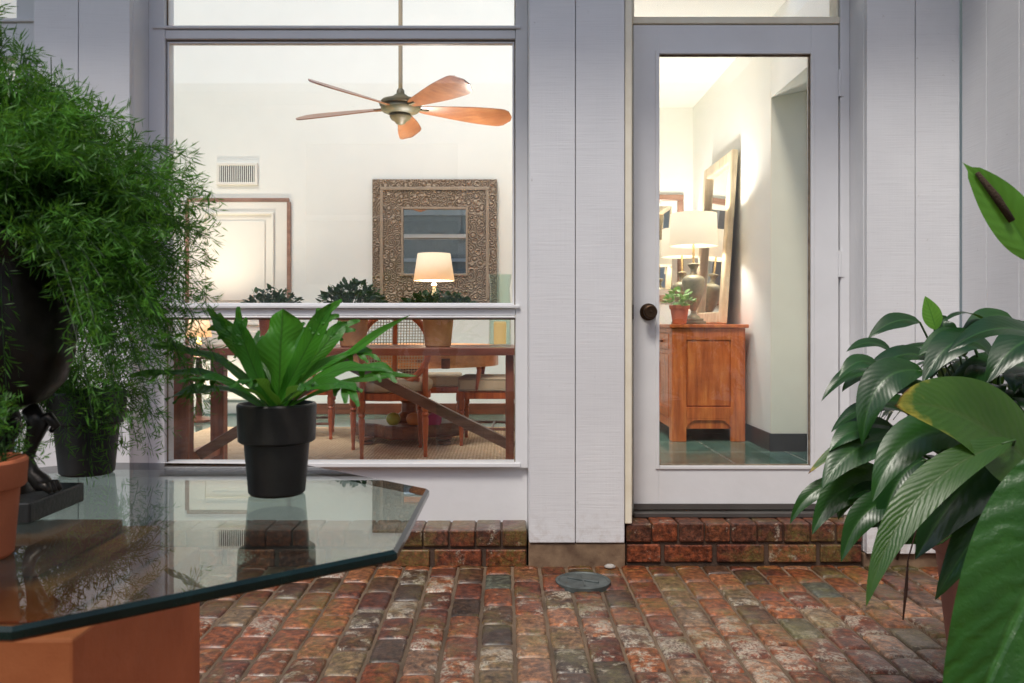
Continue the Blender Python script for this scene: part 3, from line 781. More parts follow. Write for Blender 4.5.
# three pots on the window table
for (pxc, d, rt, h, lab, kind, lf) in ((273, 3.98, .075, .165, 'red clay pot with a low leafy plant at the left of the window table', 'terra', (.13, .12, 430)),
                                  (353, 4.0, .083, .170, 'tan clay pot of dark bushy leaves in the middle of the window table', 'old_terra', (.155, .15, 760)),
                                  (438, 3.98, .085, .170, 'honey coloured clay pot of low green plants at the right of the window table', 'old_terra', (.17, .10, 650))):
    c = P(pxc, 400, d); c.z = TZ+.0005
    t = potted('potted_plant', lab, c, rt, rt*.74, h, .03, kind)
    m = MB()
    small_leaves(m, (c.x, c.y, c.z+h-.01), lf[0], lf[1], lf[2], .034, seed=pxc)
    rn = random.Random(pxc)
    for _ in range(14):
        a = rn.uniform(0, 6.28); r = rn.uniform(.02, lf[0]*.8); m.tube([(c.x, c.y, c.z+h-.03), (c.x+math.cos(a)*r, c.y+math.sin(a)*r, c.z+h+lf[1]*.6)], .002, 4)
    m.build('foliage', M['kal'], t)
# hurricane glass and candle
c = P(500, 346, 3.98); c.z = TZ+.0005
t = thing('hurricane_lantern', 'tall clear glass hurricane holding an amber candle at the right end of the table', 'candle holder', c)
m = MB(); m.lathe([(.052, 0), (.055, .006), (.052, .2), (.048, .28), (.056, .35), (.053, .35), (.045, .28), (.049, .2), (.049, .012), (.001, .010)], c, 32); m.build('glass_shade', M['green_glass'], t, smooth='angle')
m = MB(); m.lathe([(.030, .012), (.031, .115), (.026, .122), (.005, .118)], c, 24); m.build('candle', M['wax'], t, smooth='angle')

# ------------------------------------------------------------------ dining table
DC = Vector((-.66, 2.27, 0))
dt = thing('dining_table', 'oval wooden dining table with a honey coloured apron and a dark pedestal base', 'table', (DC.x, DC.y, FZ))
m = MB(); m.lathe([(.60, 0), (.615, .006), (.615, .020), (.60, .026)], (DC.x, DC.y, .795), 56, sx=1.08); m.build('tabletop', M['pine'], dt, smooth='angle')
m = MB(); m.lathe([(.575, 0), (.575, .108)], (DC.x, DC.y, .685), 56, sx=1.08); m.build('apron', M['pine'], dt, smooth='angle')
for ang in (-104, -62, -128):
    a = R(ang); p = Vector((DC.x+.62*math.cos(a), DC.y+.575*math.sin(a), .715)); tg = Vector((-math.sin(a)*1.08, math.cos(a), 0)).normalized()
    m = MB(); m.bar(p-tg*.03+Vector((0, -.003, 0)), p+tg*.03+Vector((0, -.003, 0)), .012, .065); m.build('corner_bracket', M['dark_wood'], dt, bevel=.008)
a = R(-78); m = MB(); m.lathe([(.004, 0), (.016, .002), (.018, .012), (.010, .02)], (DC.x+.62*math.cos(a), DC.y+.59*math.sin(a), .722), 14); m.build('drawer_knob', M['dark_wood'], dt)
m = MB(); m.lathe([(.13, .29), (.14, .31), (.09, .33), (.055, .36), (.05, .42), (.085, .47), (.095, .52), (.06, .58), (.05, .63), (.14, .665), (.15, .684)], (DC.x, DC.y, 0), 28); m.build('pedestal_column', M['dark_wood'], dt, smooth='angle')
m = MB(); pl = []
for k in range(32):
    a = 2*math.pi*k/32; r = .33+.06*math.cos(4*a); pl.append((DC.x+r*math.cos(a), DC.y+.8*r*math.sin(a)-.04))
m.prism(pl, .205, .295); m.build('base_platform', M['dark_wood'], dt, bevel=.01)
for sx in (-1, 1):
    for sy in (-1, 1):
        m = MB(); m.lathe([(.025, 0), (.045, .006), (.05, .02), (.032, .032), (.055, .04), (.055, .054)], (DC.x+sx*.26, DC.y+sy*.19-.04, FZ+.012), 16); m.build('foot', M['dark_wood'], dt, smooth='angle')
# items lying on the platform under the table
m = MB(); b0 = P(430, 424, 5.45)
m.hexa([(b0.x-.06, b0.y-.03, .297), (b0.x+.07, b0.y-.03, .297), (b0.x+.07, b0.y+.09, .297), (b0.x-.06, b0.y+.09, .297), (b0.x-.045, b0.y-.02, .345), (b0.x+.085, b0.y-.02, .395), (b0.x+.08, b0.y+.08, .40), (b0.x-.05, b0.y+.08, .35)])
tag(m.build('cloth_box', M['magenta'], bevel=.008), 'magenta wedge shaped cloth box lying on the base of the dining table', 'box')
for pxc, mt, nm, lb in ((393, 'apple', 'apple', 'green apple lying on the base of the dining table'), (413, 'orangefruit', 'orange', 'orange lying between the green apple and the magenta box')):
    p = P(pxc, 422, 5.4); m = MB(); m.lathe([(.004, 0), (.03, .006), (.046, .03), (.048, .048), (.038, .072), (.015, .084), (.004, .078)], (p.x, p.y+.02, .296), 18)
    tag(m.build(nm, M[mt], smooth=True), lb, 'fruit')

# ------------------------------------------------------------------ chairs
def turned_leg(m, x, y, h, r=.02):
    prof = [(.45, 0), (.62, .03), (.5, .07), (.8, .42), (.95, .66), (.7, .70), (1.05, .74), (.7, .78), (1.1, .82), (1.1, 1)]
    m.lathe([(r*a, h*b) for a, b in prof], (x, y, 0), 14)
def cane_chair(label):
    t = thing('cane_back_chair', label, 'chair')
    for x, y in ((-.19, -.19), (.19, -.19), (-.215, .20), (.215, .20)):
        m = MB(); turned_leg(m, x, y, .35, .021); m.build('leg', M['chair_wood'], t, smooth='angle')
    m = MB(); m.lathe([(.235, .345), (.25, .352), (.25, .39), (.235, .395)], (0, 0, 0), 36, sx=1.0, sy=.98); m.build('seat_rail', M['chair_wood'], t, smooth='angle')
    m = MB(); m.lathe([(.23, .396), (.255, .405), (.265, .43), (.26, .455), (.235, .472), (.12, .482), (.001, .484)], (0, 0, 0), 36, sy=.98); m.build('cushion', M['cushion'], t, smooth=True)
    # tilted back: ring, splat, cane sheet, two posts
    def bp(x, z): return Vector((x, -.20-(z-.4)*.16, z))
    m = MB(); cz, rx, rz = .66, .205, .215
    m.tube([bp(rx*math.cos(2*math.pi*k/36), cz+rz*math.sin(2*math.pi*k/36)) for k in range(37)], .019, 8, cap=False); m.build('back_ring', M['chair_wood'], t, smooth=True)
    m = MB(); m.bar(bp(0, cz-rz), bp(0, cz+rz), .026, .014, (0, 1, 0)); m.build('splat', M['chair_wood'], t, bevel=.003)
    for sx in (-1, 1):
        m = MB(); m.tube([(sx*.19, -.19, .35), bp(sx*.185, .50), bp(sx*.19, .58)], [.019, .018, .014], 8)
        m.build('back_post', M['chair_wood'], t, smooth=True)
    m = MB(); st = .017
    k = -12
    while k <= 12:
        q = k*st
        if abs(q) < rx-.01:
            hh = rz*math.sqrt(1-(q/rx)**2)-.006; m.bar(bp(q, cz-hh), bp(q, cz+hh), .0042, .002, (0, 1, 0))
        if abs(q) < rz-.01:
            hh = rx*math.sqrt(1-(q/rz)**2)-.006; m.bar(bp(-hh, cz+q)+Vector((0, .0022, 0)), bp(hh, cz+q)+Vector((0, .0022, 0)), .0042, .002, (0, 1, 0))
        k += 1
    m.build('cane_mesh', M['cushion'], t)
    m = MB(); m.tube([bp(-.15, .47), bp(0, .505), bp(.15, .47)], .014, 8); m.build('lower_rail', M['chair_wood'], t, smooth=True)
    return t
c1 = cane_chair('round cane backed chair with a tan cushion, its back to the window')
c1.location = (-.705, 1.66, FZ+.012); c1.rotation_euler.z = R(14)
def side_chair(label, stool=False):
    t = thing('upholstered_stool' if stool else 'side_chair', label, 'stool' if stool else 'chair')
    w = .20
    lh = .30 if not stool else .27
    for x, y in ((-w, -w), (w, -w), (-w, w), (w, w)):
        m = MB(); turned_leg(m, x, y, lh, .022); m.box(x-.02, x+.02, y-.02, y+.02, lh-.001, lh+.06); m.build('leg', M['chair_wood'], t, smooth='angle')
    m = MB()
    for sx in (-1, 1): m.box(sx*w-.012, sx*w+.012, -w+.02, w-.02, lh+.01, lh+.055); m.box(-w+.02, w-.02, sx*w-.012, sx*w+.012, lh+.01, lh+.055)
    m.build('seat_rail', M['chair_wood'], t, bevel=.003)
    m = MB(); m.tube([(-w, -w, .11), (-w, w, .11)], .009, 8); m.tube([(w, -w, .11), (w, w, .11)], .009, 8); m.tube([(-w, 0, .11), (w, 0, .11)], .009, 8); m.build('stretcher', M['dark_wood'], t, smooth='angle')
    m = MB(); m.box(-w-.02, w+.02, -w-.02, w+.02, lh+.061, lh+.15); m.build('cushion', M['cushion'], t, bevel=.02, seg=4)
    m = MB()
    for sx in (-1, 1):
        for zz in (lh+.07, lh+.14): m.tube([(-w-.018, sx*(w+.019), zz), (w+.018, sx*(w+.019), zz)], .004, 6); m.tube([(sx*(w+.019), -w-.018, zz), (sx*(w+.019), w+.018, zz)], .004, 6)
    m.build('piping', M['cushion'], t, smooth=True)
    if not stool:
        for sx in (-1, 1):
            m = MB(); m.tube([(sx*w, -w, lh+.05), (sx*w, -w-.02, .60), (sx*w*1.03, -w-.07, .84)], [.019, .017, .013], 8)
            m.build('back_post', M['chair_wood'], t, smooth=True)
        for zz in (.80, .62):
            m = MB(); m.tube([(-w, -w-.03-(zz-.6)*.16, zz), (0, -w-.05-(zz-.6)*.16, zz+.015), (w, -w-.03-(zz-.6)*.16, zz)], .016, 8)
            m.build('back_rail', M['chair_wood'], t, smooth=True)
        for sx in (-1, 1):
            m = MB()
            m.tube([(sx*(w+.01), w-.10, lh+.06), (sx*(w+.02), w-.12, .50), (sx*(w+.01), w-.09, .62)], [.012, .016, .011], 8)
            m.tube([(sx*(w+.01), w-.05, .625), (sx*(w+.01), w-.14, .635), (sx*(w+.005), -.02, .615), (sx*w, -w-.03, .66)], [.016, .014, .011, .012], 8)
            m.build('arm_rest', M['chair_wood'], t, smooth=True)
    return t
s1 = side_chair('armchair with a square tan cushion at the right end of the dining table')
s1.location = (-.075, 2.18, FZ+.012); s1.rotation_euler.z = R(88)
def dup(root, label):
    r = root.copy(); col.objects.link(r); r['label'] = label
    for ch in list(root.children):
        c = ch.copy(); col.objects.link(c); c.parent = r
        for g_ in ch.children:
            d = g_.copy(); col.objects.link(d); d.parent = c
    return r
s2 = dup(s1, 'armchair half hidden behind the strap leaved fern at the left end of the dining table')
s2.location = (-1.44, 2.45, FZ+.012); s2.rotation_euler.z = R(-80)
for s_ in (s1, s2, c1): s_['group'] = 'chairs around the dining table'
s3 = side_chair('square upholstered stool with turned legs behind the dining table', True)
s3.location = (-.56, 3.15, FZ+.0); s3.rotation_euler.z = R(3)

# ------------------------------------------------------------------ lamps
def drum(c, rt, rb, h, mtl, t, n=40):
    m = MB(); m.lathe([(rb, 0), (rt, h)], c, n, cap=False); ob = m.build('lamp_shade', M[mtl], t, smooth=True)
    s = ob.modifiers.new('t', 'SOLIDIFY'); s.thickness = .003
def bulb(loc, power, colr=(1, .95, .88), r=.05):
    l = bpy.data.lights.new('bulb_light', 'POINT'); l.energy = power; l.color = colr; l.shadow_soft_size = r
    o = bpy.data.objects.new('bulb_light', l); o.location = loc; col.objects.link(o)
CT = .965       # cabinet top
def urn_lamp(px, d, label):
    c = P(px, 300, d); c.z = CT+.001
    t = thing('table_lamp', label, 'lamp', c, 'urn lamps on the hall cabinet')
    m = MB(); m.box(c.x-.075, c.x+.075, c.y-.075, c.y+.075, c.z, c.z+.022); m.box(c.x-.06, c.x+.06, c.y-.06, c.y+.06, c.z+.0225, c.z+.042); m.build('plinth', M['urn_lamp'], t, bevel=.004)
    m = MB(); m.lathe([(.05, .043), (.045, .055), (.022, .075), (.018, .095), (.03, .12), (.055, .18), (.075, .25), (.082, .30), (.080, .325), (.065, .345), (.03, .36), (.022, .375), (.022, .40), (.04, .425), (.042, .435), (.012, .445)], c, 32)
    m.build('urn_body', M['urn_lamp'], t, smooth='angle')
    m = MB(); m.tube([(c.x, c.y, c.z+.445), (c.x, c.y, c.z+.60)], .008, 10); m.lathe([(.01, .60), (.03, .62), (.033, .66), (.02, .70), (.002, .705)], c, 16); m.build('bulb_stem', M['brass'], t, smooth='angle')
    drum((c.x, c.y, c.z+.565), .165, .172, .235, 'shade_warm', t)
    return c
c = urn_lamp(693.5, 5.95, 'nearer of the two lit urn shaped lamps on the hall cabinet'); LAMP1 = (c.x, c.y, c.z+.71)
c = urn_lamp(682, 6.90, 'farther lit urn lamp, half hidden behind the nearer one'); LAMP2 = (c.x, c.y, c.z+.71)
# lamp on the dining table
c = P(434, 300, 5.6); c.z = .822
t = thing('table_lamp', 'small lit lamp with a tan shade in front of the big tin framed mirror', 'lamp', c)
m = MB(); m.lathe([(.07, 0), (.07, .012), (.02, .03), (.015, .10), (.035, .16), (.04, .22), (.015, .30), (.012, .40), (.02, .41), (.009, .43), (.009, .52)], c, 24); m.build('stand', M['urn_lamp'], t, smooth='angle')
drum((c.x, c.y, c.z+.44), .112, .140, .185, 'shade_tan', t)
LAMP3 = (c.x, c.y, c.z+.55)
# side table and amber lamp at the far left
c = P(199, 340, 6.9); c.z = .70
t = thing('side_table', 'small dark side table under the amber lamp at the far left', 'table', (c.x, c.y, FZ))
m = MB(); m.lathe([(.2, .68), (.205, .685), (.205, .695), (.2, .70)], (c.x, c.y, 0), 28); m.build('tabletop', M['dark_wood'], t, smooth='angle')
m = MB(); m.lathe([(.13, FZ+.001), (.13, FZ+.02), (.03, FZ+.05), (.02, .4), (.04, .5), (.02, .679)], (c.x, c.y, 0), 20); m.build('leg', M['dark_wood'], t, smooth='angle')
t = thing('table_lamp', 'small lit amber lamp on the dark side table at the far left', 'lamp', c)
m = MB(); m.lathe([(.05, .001), (.05, .012), (.015, .03), (.03, .09), (.01, .15), (.008, .22)], c, 20); m.build('stand', M['brass'], t, smooth='angle')
drum((c.x, c.y, c.z+.16), .075, .105, .16, 'shade_amber', t)
LAMP4 = (c.x, c.y, c.z+.24)
bulb(LAMP1, 27); bulb(LAMP2, 21); bulb(LAMP3, 95); bulb(LAMP4, 60, (1, .86, .68))

# ------------------------------------------------------------------ cabinet in the hall
CX0, CX1, CY0, CY1 = 1.164, 1.672, 2.25, 3.72
cb = thing('cabinet', 'reddish wooden cabinet with panelled side standing in the hall behind the glass door', 'cabinet', ((CX0+CX1)/2, 2.9, FZ))
m = MB(); m.box(CX0-.02, CX1+.02, CY0-.02, CY1+.02, CT-.026, CT); m.build('top', M['cab'], cb, bevel=.006)
m = MB(); m.box(CX0+.008, CX1-.004, CY0+.016, CY1, FZ+.09, CT-.027); m.build('carcass', M['cab'], cb)
m = MB()   # end frame: stiles, rails, shaped apron
for xa, xb in ((CX0, CX0+.10), (CX1-.10, CX1)): m.box(xa, xb, CY0, CY0+.03, FZ+.001, CT-.027)
m.box(CX0+.1, CX1-.1, CY0+.0008, CY0+.03, CT-.11, CT-.0275); m.box(CX0+.1, CX1-.1, CY0+.0008, CY0+.03, FZ+.16, FZ+.24)
m.build('end_frame', M['cab'], cb, bevel=.003)
m = MB(); nn = 16; ar = []
for i in range(nn+1):
    t_ = i/nn; xx = CX0+.1+(CX1-CX0-.2)*t_; zz = FZ+.10+.05*min(1, math.sin(math.pi*t_)*2.2)
    ar.append((xx, zz))
rings = [[(xx, CY0+.002, zz), (xx, CY0+.028, zz), (xx, CY0+.028, FZ+.1605), (xx, CY0+.002, FZ+.1605)] for xx, zz in ar]
m.ring_loft(rings); m.build('shaped_apron', M['cab'], cb)
m = MB(); m.box(CX0+.108, CX1-.108, CY0+.006, CY0+.0155, FZ+.248, CT-.118); m.build('end_panel', M['cab'], cb, bevel=.006)
m = MB()
for ya in (CY0+.03, CY1-.06): m.box(CX0-.002, CX0+.05, ya+.001, ya+.06, FZ+.001, CT-.027)
m.box(CX0-.001, CX0+.007, CY0+.09, CY1-.06, CT-.06, CT-.027); m.box(CX0-.001, CX0+.007, CY0+.09, CY1-.06, FZ+.09, FZ+.15); m.box(CX0-.001, CX0+.007, CY0+.09, CY1-.06, CT-.21, CT-.18)
m.build('front_frame', M['cab'], cb, bevel=.003)
nd = 3
for i in range(nd):
    y0 = CY0+.10+i*(CY1-CY0-.17)/nd; y1 = y0+(CY1-CY0-.17)/nd-.02
    m = MB(); m.box(CX0-.006, CX0+.006, y0, y1, CT-.175, CT-.065); dro = m.build('drawer', M['cab'], cb, bevel=.004)
    m = MB(); m.lathe([(.004, 0), (.013, .004), (.014, .014), (.004, .02)], (CX0-.016, (y0+y1)/2, CT-.13), 12); m.build('knob', M['dark_wood'], dro)
    m = MB(); m.box(CX0-.005, CX0+.006, y0, y0+.06, FZ+.16, CT-.215); m.box(CX0-.005, CX0+.006, y1-.06, y1, FZ+.16, CT-.215); m.box(CX0-.0045, CX0+.006, y0+.06, y1-.06, FZ+.16, FZ+.22); m.box(CX0-.0045, CX0+.006, y0+.06, y1-.06, CT-.275, CT-.215); m.box(CX0+.001, CX0+.0055, y0+.06, y1-.06, FZ+.22, CT-.275)
    dd = m.build('cupboard_door', M['cab'], cb, bevel=.003)
    m = MB(); m.box(CX0-.009, CX0-.0052, y1-.04, y1-.022, FZ+.45, FZ+.50); m.build('escutcheon', M['dark_wood'], dd)
# small potted plant
c = P(679.5, 322, 5.80); c.z = CT+.0005
t = potted('potted_plant', 'small orange clay pot of pale round leaves beside the lamp on the hall cabinet', c, .073, .048, .135, .03, 'terra')
m = MB(); small_leaves(m, (c.x, c.y, c.z+.12), .095, .13, 90, .05, seed=5); m.build('foliage', M['mint'], t)
# leaning mirror
pn, pf = 5.94-CAMD, 6.78-CAMD
xb, xt, z0, z1 = 1.618, 1.702, CT+.001, 2.235
t = thing('leaning_mirror', 'tall pale gilt mirror leaning on the hall wall on top of the cabinet', 'mirror', (xb, (pn+pf)/2, z0))
def q(y, f): return Vector((xb+(xt-xb)*f, y, z0+(z1-z0)*f))
nrm = Vector((-(z1-z0), 0, (xt-xb))).normalized()
wf = .09; ff = wf/(z1-z0)
m = MB()
def slab(a, b, c_, d, th, m=m):
    m.hexa([a, b, c_, d, a+nrm*th, b+nrm*th, c_+nrm*th, d+nrm*th])
slab(q(pn, 0), q(pn+wf, 0), q(pn+wf, 1), q(pn, 1), .05); slab(q(pf-wf, 0), q(pf, 0), q(pf, 1), q(pf-wf, 1), .05)
slab(q(pn+wf, 0), q(pf-wf, 0), q(pf-wf, ff), q(pn+wf, ff), .048); slab(q(pn+wf, 1-ff), q(pf-wf, 1-ff), q(pf-wf, 1), q(pn+wf, 1), .048)
m.build('frame', M['gold'], t, bevel=.014, seg=3)
m = MB(); slab(q(pn+wf-.01, ff*.9), q(pf-wf+.01, ff*.9), q(pf-wf+.01, 1-ff*.9), q(pn+wf-.01, 1-ff*.9), .015, m); m.build('mirror_glass', M['mirror'], t)
# framed mirror on the hall's back wall
a_ = P(600, 292, 7.43); c_ = P(683, 195, 7.43); xl = .86
t = thing('wall_mirror', 'brown framed mirror hanging behind the lamps on the back wall', 'mirror', ((xl+c_.x)/2, 3.98, 1.2))
m = MB(); w = .055; zb = 1.18
m.box(xl, c_.x, 3.965, 4.003, c_.z-w, c_.z); m.box(xl, c_.x, 3.965, 4.003, zb, zb+w); m.box(xl, xl+w, 3.965, 4.003, zb+w, c_.z-w); m.box(c_.x-w, c_.x, 3.965, 4.003, zb+w, c_.z-w)
m.build('frame', M['frame_brown'], t, bevel=.008)
m = MB(); w2_ = .03; m.box(xl+w, c_.x-w, 3.985, 4.0028, zb+w, c_.z-w); m.build('mount', M['indoor'], t)
m = MB(); m.box(xl+w+.05, c_.x-w-.05, 3.982, 3.9845, zb+w+.05, c_.z-w-.05); m.build('mirror_glass', M['mirror'], t)
# big tin framed mirror
a_ = P(373, 330, 7.43); c_ = P(497, 180, 7.43)
x0, x1, z0, z1 = a_.x, c_.x, 1.13, c_.z
t = thing('tin_framed_mirror', 'big square mirror with a wide embossed brown tin frame on the back wall', 'mirror', ((x0+x1)/2, 3.98, z0))
i0, i1, k0, k1 = P(404, 0, 7.43).x, P(466, 0, 7.43).x, P(0, 274, 7.43).z, P(0, 210, 7.43).z
m = MB(); yy = 3.955
m.box(x0, i0, yy, 4.003, z0, z1); m.box(i1, x1, yy, 4.003, z0, z1); m.box(i0, i1, yy+.0008, 4.002, z0, k0); m.box(i0, i1, yy+.0008, 4.002, k1, z1)
m.build('tin_frame', M['tin'], t, bevel=.006)
m = MB(); w = .02
m.box(i0-w, i0, yy-.012, yy-.001, k0-w, k1+w); m.box(i1, i1+w, yy-.012, yy-.001, k0-w, k1+w); m.box(i0, i1, yy-.012, yy-.0002, k0-w, k0); m.box(i0, i1, yy-.012, yy-.0002, k1, k1+w)
q0 = .07
m.box(x0+q0, x1-q0, yy-.010, yy-.001, z1-q0-.03, z1-q0); m.box(x0+q0, x0+q0+.03, yy-.010, yy-.001, z0+q0, z1-q0-.031); m.box(x1-q0-.03, x1-q0, yy-.010, yy-.001, z0+q0, z1-q0-.031)
m.build('inner_moulding', simple('worn_tin_edge', (.36, .28, .20), .5), t, bevel=.004)
m = MB(); m.box(i0, i1, yy+.012, yy+.02, k0, k1); m.build('mirror_glass', M['mirror'], t)

# ------------------------------------------------------------------ patio drain and pebble
c = P(583, 582, 3.06); c.z = .0
t = thing('drain_cover', 'round grey metal drain cover set in the brick patio', 'drain cover', c)
m = MB(); m.lathe([(.103, -.01), (.103, .008), (.098, .011), (.092, .011), (.088, .007), (.001, .007)], c, 40); m.build('rim', M['drain'], t, smooth='angle')
m = MB(); m.bar((c.x-.055, c.y+.03, .0095), (c.x+.055, c.y-.03, .0095), .012, .006); m.bar((c.x-.0, c.y-.07, .009), (c.x, c.y+.07, .009), .006, .004); m.build('lift_bar', M['drain'], t, bevel=.002)
m = MB(); m.lathe([(.002, 0), (.016, .001), (.018, .008), (.010, .014), (.001, .015)], (P(610, 568, 3.24).x, -.19, .0), 9, sx=1.3)
tag(m.build('pebble', M['pebble'], smooth=True), 'small pale pebble on the bricks between drain and doorstep', 'pebble')

# ------------------------------------------------------------------ glass table and its plinth
TT = .68
dn = lambda d: d-CAMD
poly = [(-.128, dn(1.405)), (-.405, dn(1.655)), (-.845, dn(1.675)), (-1.15, dn(1.42)), (-1.16, dn(1.02)), (-.86, dn(.765)), (-.455, dn(.758)), (-.133, dn(1.02))]
gt = thing('glass_table', 'octagonal glass topped patio table on an orange square plinth', 'table', (-.64, dn(1.2), 0))
def inset(pl, k):
    cx = sum(p[0] for p in pl)/len(pl); cy = sum(p[1] for p in pl)/len(pl)
    return [(cx+(x-cx)*(1-k), cy+(y-cy)*(1-k)) for x, y in pl]
m = MB(); th = .0145
A, B, C_, D_ = inset(poly, .010), poly, poly, inset(poly, .007)
rg = [[m.vert((x, y, z)) for x, y in pl] for pl, z in ((A, TT), (B, TT-.004), (C_, TT-th+.003), (D_, TT-th))]
m.face(rg[0], 0); m.face(list(reversed(rg[3])), 0)
for k in range(3):
    for j in range(8): m.face((rg[k+1][j], rg[k+1][(j+1) % 8], rg[k][(j+1) % 8], rg[k][j]), 1)
m.build('glass_top', [M['table_glass'], M['glass_edge']], gt)
m = MB(); m.box(-.885, -.494, dn(.94), dn(1.335), .0, .600); m.build('plinth', M['orange'], gt, bevel=.004)
m = MB(); m.box(-.84, -.539, dn(.985), dn(1.29), .6005, .645); m.box(-.80, -.58, dn(1.02), dn(1.25), .6455, TT-th-.001); m.build('riser', M['orange'], gt, bevel=.004)

# ------------------------------------------------------------------ pots on the glass table
# black pot with strap fern
c = P(277, 492, 1.36); c = Vector((c.x, c.y, TT+.0008))
sf = potted('potted_fern', 'bright green strap leaved fern in a plain black pot on the glass table', c, .0645, .046, .150, .066, 'black_pot')
m = MB(); K = Vector((c.x, c.y, c.z+.135)); D0 = 1.36
strap = lambda t: min(1, .16+1.35*t)*(1-max(0, (t-.70)/.30)**2.2)+.02
def sl(pa, pb, w, d1=0, d2=0, hint=(0, -1, .25), lob=0, rn_=None, br=0, wav=.12, base=None, fork=True, fold=.25):
    p0 = (base or K)+Vector((random.uniform(-.012, .012), random.uniform(-.012, .012), 0)); p1 = P(pa[0], pa[1], D0+d1); p2 = P(pb[0], pb[1], D0+d2)
    leaf(m, p0, p1, p2, w, hint, n=26, nw=6, fold=fold, wav=wav, prof=strap, rnd=rn_, lobes=lob, brown=br, mi=0)
    if fork:
        tg = (p2-p1).normalized(); sd = tg.cross(Vector(hint)).normalized(); L_ = (p2-p0).length
        for k, f in ((.62, .9), (-.7, .8), (.25, 1.1), (-1.2, .55), (1.15, .5)):
            t0 = .93-abs(k)*.16
            st = bez(p0, p1, p2, t0); dv = (tg+sd*k*1.0).normalized()*w*1.1*f
            leaf(m, st, st+dv*.55, st+dv+Vector((0, 0, -.006)), w*.5, hint, n=8, nw=2, fold=.3, wav=.1, rnd=rn_, prof=lambda t: (1-t*.75)*(.5+1.2*t if t < .5 else 1.1))
sl((280, 352), (283, 309), .066, -.01, .0, (0, -1, .1), rn_=.85, fork=False, lob=2)
sl((300, 360), (331, 303), .036, -.03, -.04, rn_=.75)
sl((322, 345), (347, 322), .030, 0, .02, rn_=.6)
sl((250, 365), (236, 318), .034, -.04, -.04, rn_=.7)
sl((245, 345), (212, 316), .032, -.01, .0, rn_=.45)
sl((235, 345), (148, 346), .024, .02, .04, (0, -.5, 1), lob=3, rn_=.3)
sl((222, 358), (130, 376), .024, -.05, -.08, (0, -.5, 1), lob=3, rn_=.3)
sl((225, 372), (165, 400), .028, .04, .08, (0, -.5, 1), lob=3, rn_=.2)
sl((240, 372), (186, 380), .026, -.12, -.18, (0, -.6, 1), lob=2, rn_=.15)
sl((330, 358), (410, 315), .012, -.02, -.05, rn_=.8, lob=2, fork=False)
sl((325, 345), (372, 352), .030, -.02, -.03, (0, -.6, 1), lob=2, rn_=.55)
sl((330, 352), (393, 372), .032, -.06, -.10, (0, -.7, 1), lob=3, rn_=.5)
sl((325, 368), (356, 392), .034, -.10, -.15, (0, -.7, 1), lob=2, rn_=.3)
sl((350, 368), (418, 376), .012, -.02, -.05, rn_=.4, lob=3, fork=False)
sl((305, 368), (320, 344), .026, .04, .07, rn_=.35)
sl((262, 360), (256, 334), .024, .04, .08, rn_=.4)
sl((300, 378), (312, 384), .026, -.12, -.2, (0, -.6, 1), lob=2, rn_=.2)
sl((262, 372), (240, 382), .026, -.10, -.17, (0, -.6, 1), lob=2, rn_=.2)
sl((290, 350), (300, 322), .030, .09, .2, rn_=.3)
sl((262, 350), (232, 345), .030, .1, .22, rn_=.3)
m.build('leaves', M['stag'], sf, smooth=True)
# dark pot with trailing asparagus fern behind
c = P(87, 473, 1.545); c = Vector((c.x, c.y, TT+.0008))
tf = potted('potted_fern', 'dark grey pot with a trailing feathery fern at the back of the glass table', c, .069, .048, .155, .062, 'grey_pot')
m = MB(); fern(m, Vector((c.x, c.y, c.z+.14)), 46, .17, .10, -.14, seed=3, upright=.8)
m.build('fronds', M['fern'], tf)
# urn
uc = P(2, 500, 1.225); uc = Vector((uc.x, uc.y, TT+.0008))
ur = thing('urn_planter', 'dark bronze footed urn overflowing with a feathery green asparagus fern', 'urn', uc)
m = MB(); m.box(uc.x-.095, uc.x+.085, uc.y-.075, uc.y+.075, uc.z, uc.z+.030); m.build('base_slab', M['slab'], ur, bevel=.003)
BZ = P(0, 408, 1.22).z
m = MB(); m.lathe([(.004, BZ-.005), (.03, BZ-.003), (.062, BZ+.012), (.086, BZ+.04), (.098, BZ+.08), (.100, BZ+.12), (.094, BZ+.17), (.088, BZ+.21), (.094, BZ+.235), (.108, BZ+.248), (.108, BZ+.256), (.095, BZ+.256), (.085, BZ+.235), (.001, BZ+.225)], (uc.x, uc.y, 0), 40)
m.build('bowl', M['bronze'], ur, smooth='angle')
m = MB(); m.lathe([(.045, 0), (.04, .012), (.016, .03), (.014, .07), (.03, .095), (.02, .11)], (uc.x, uc.y, uc.z+.0305), 24); m.build('stem', M['bronze'], ur, smooth='angle')
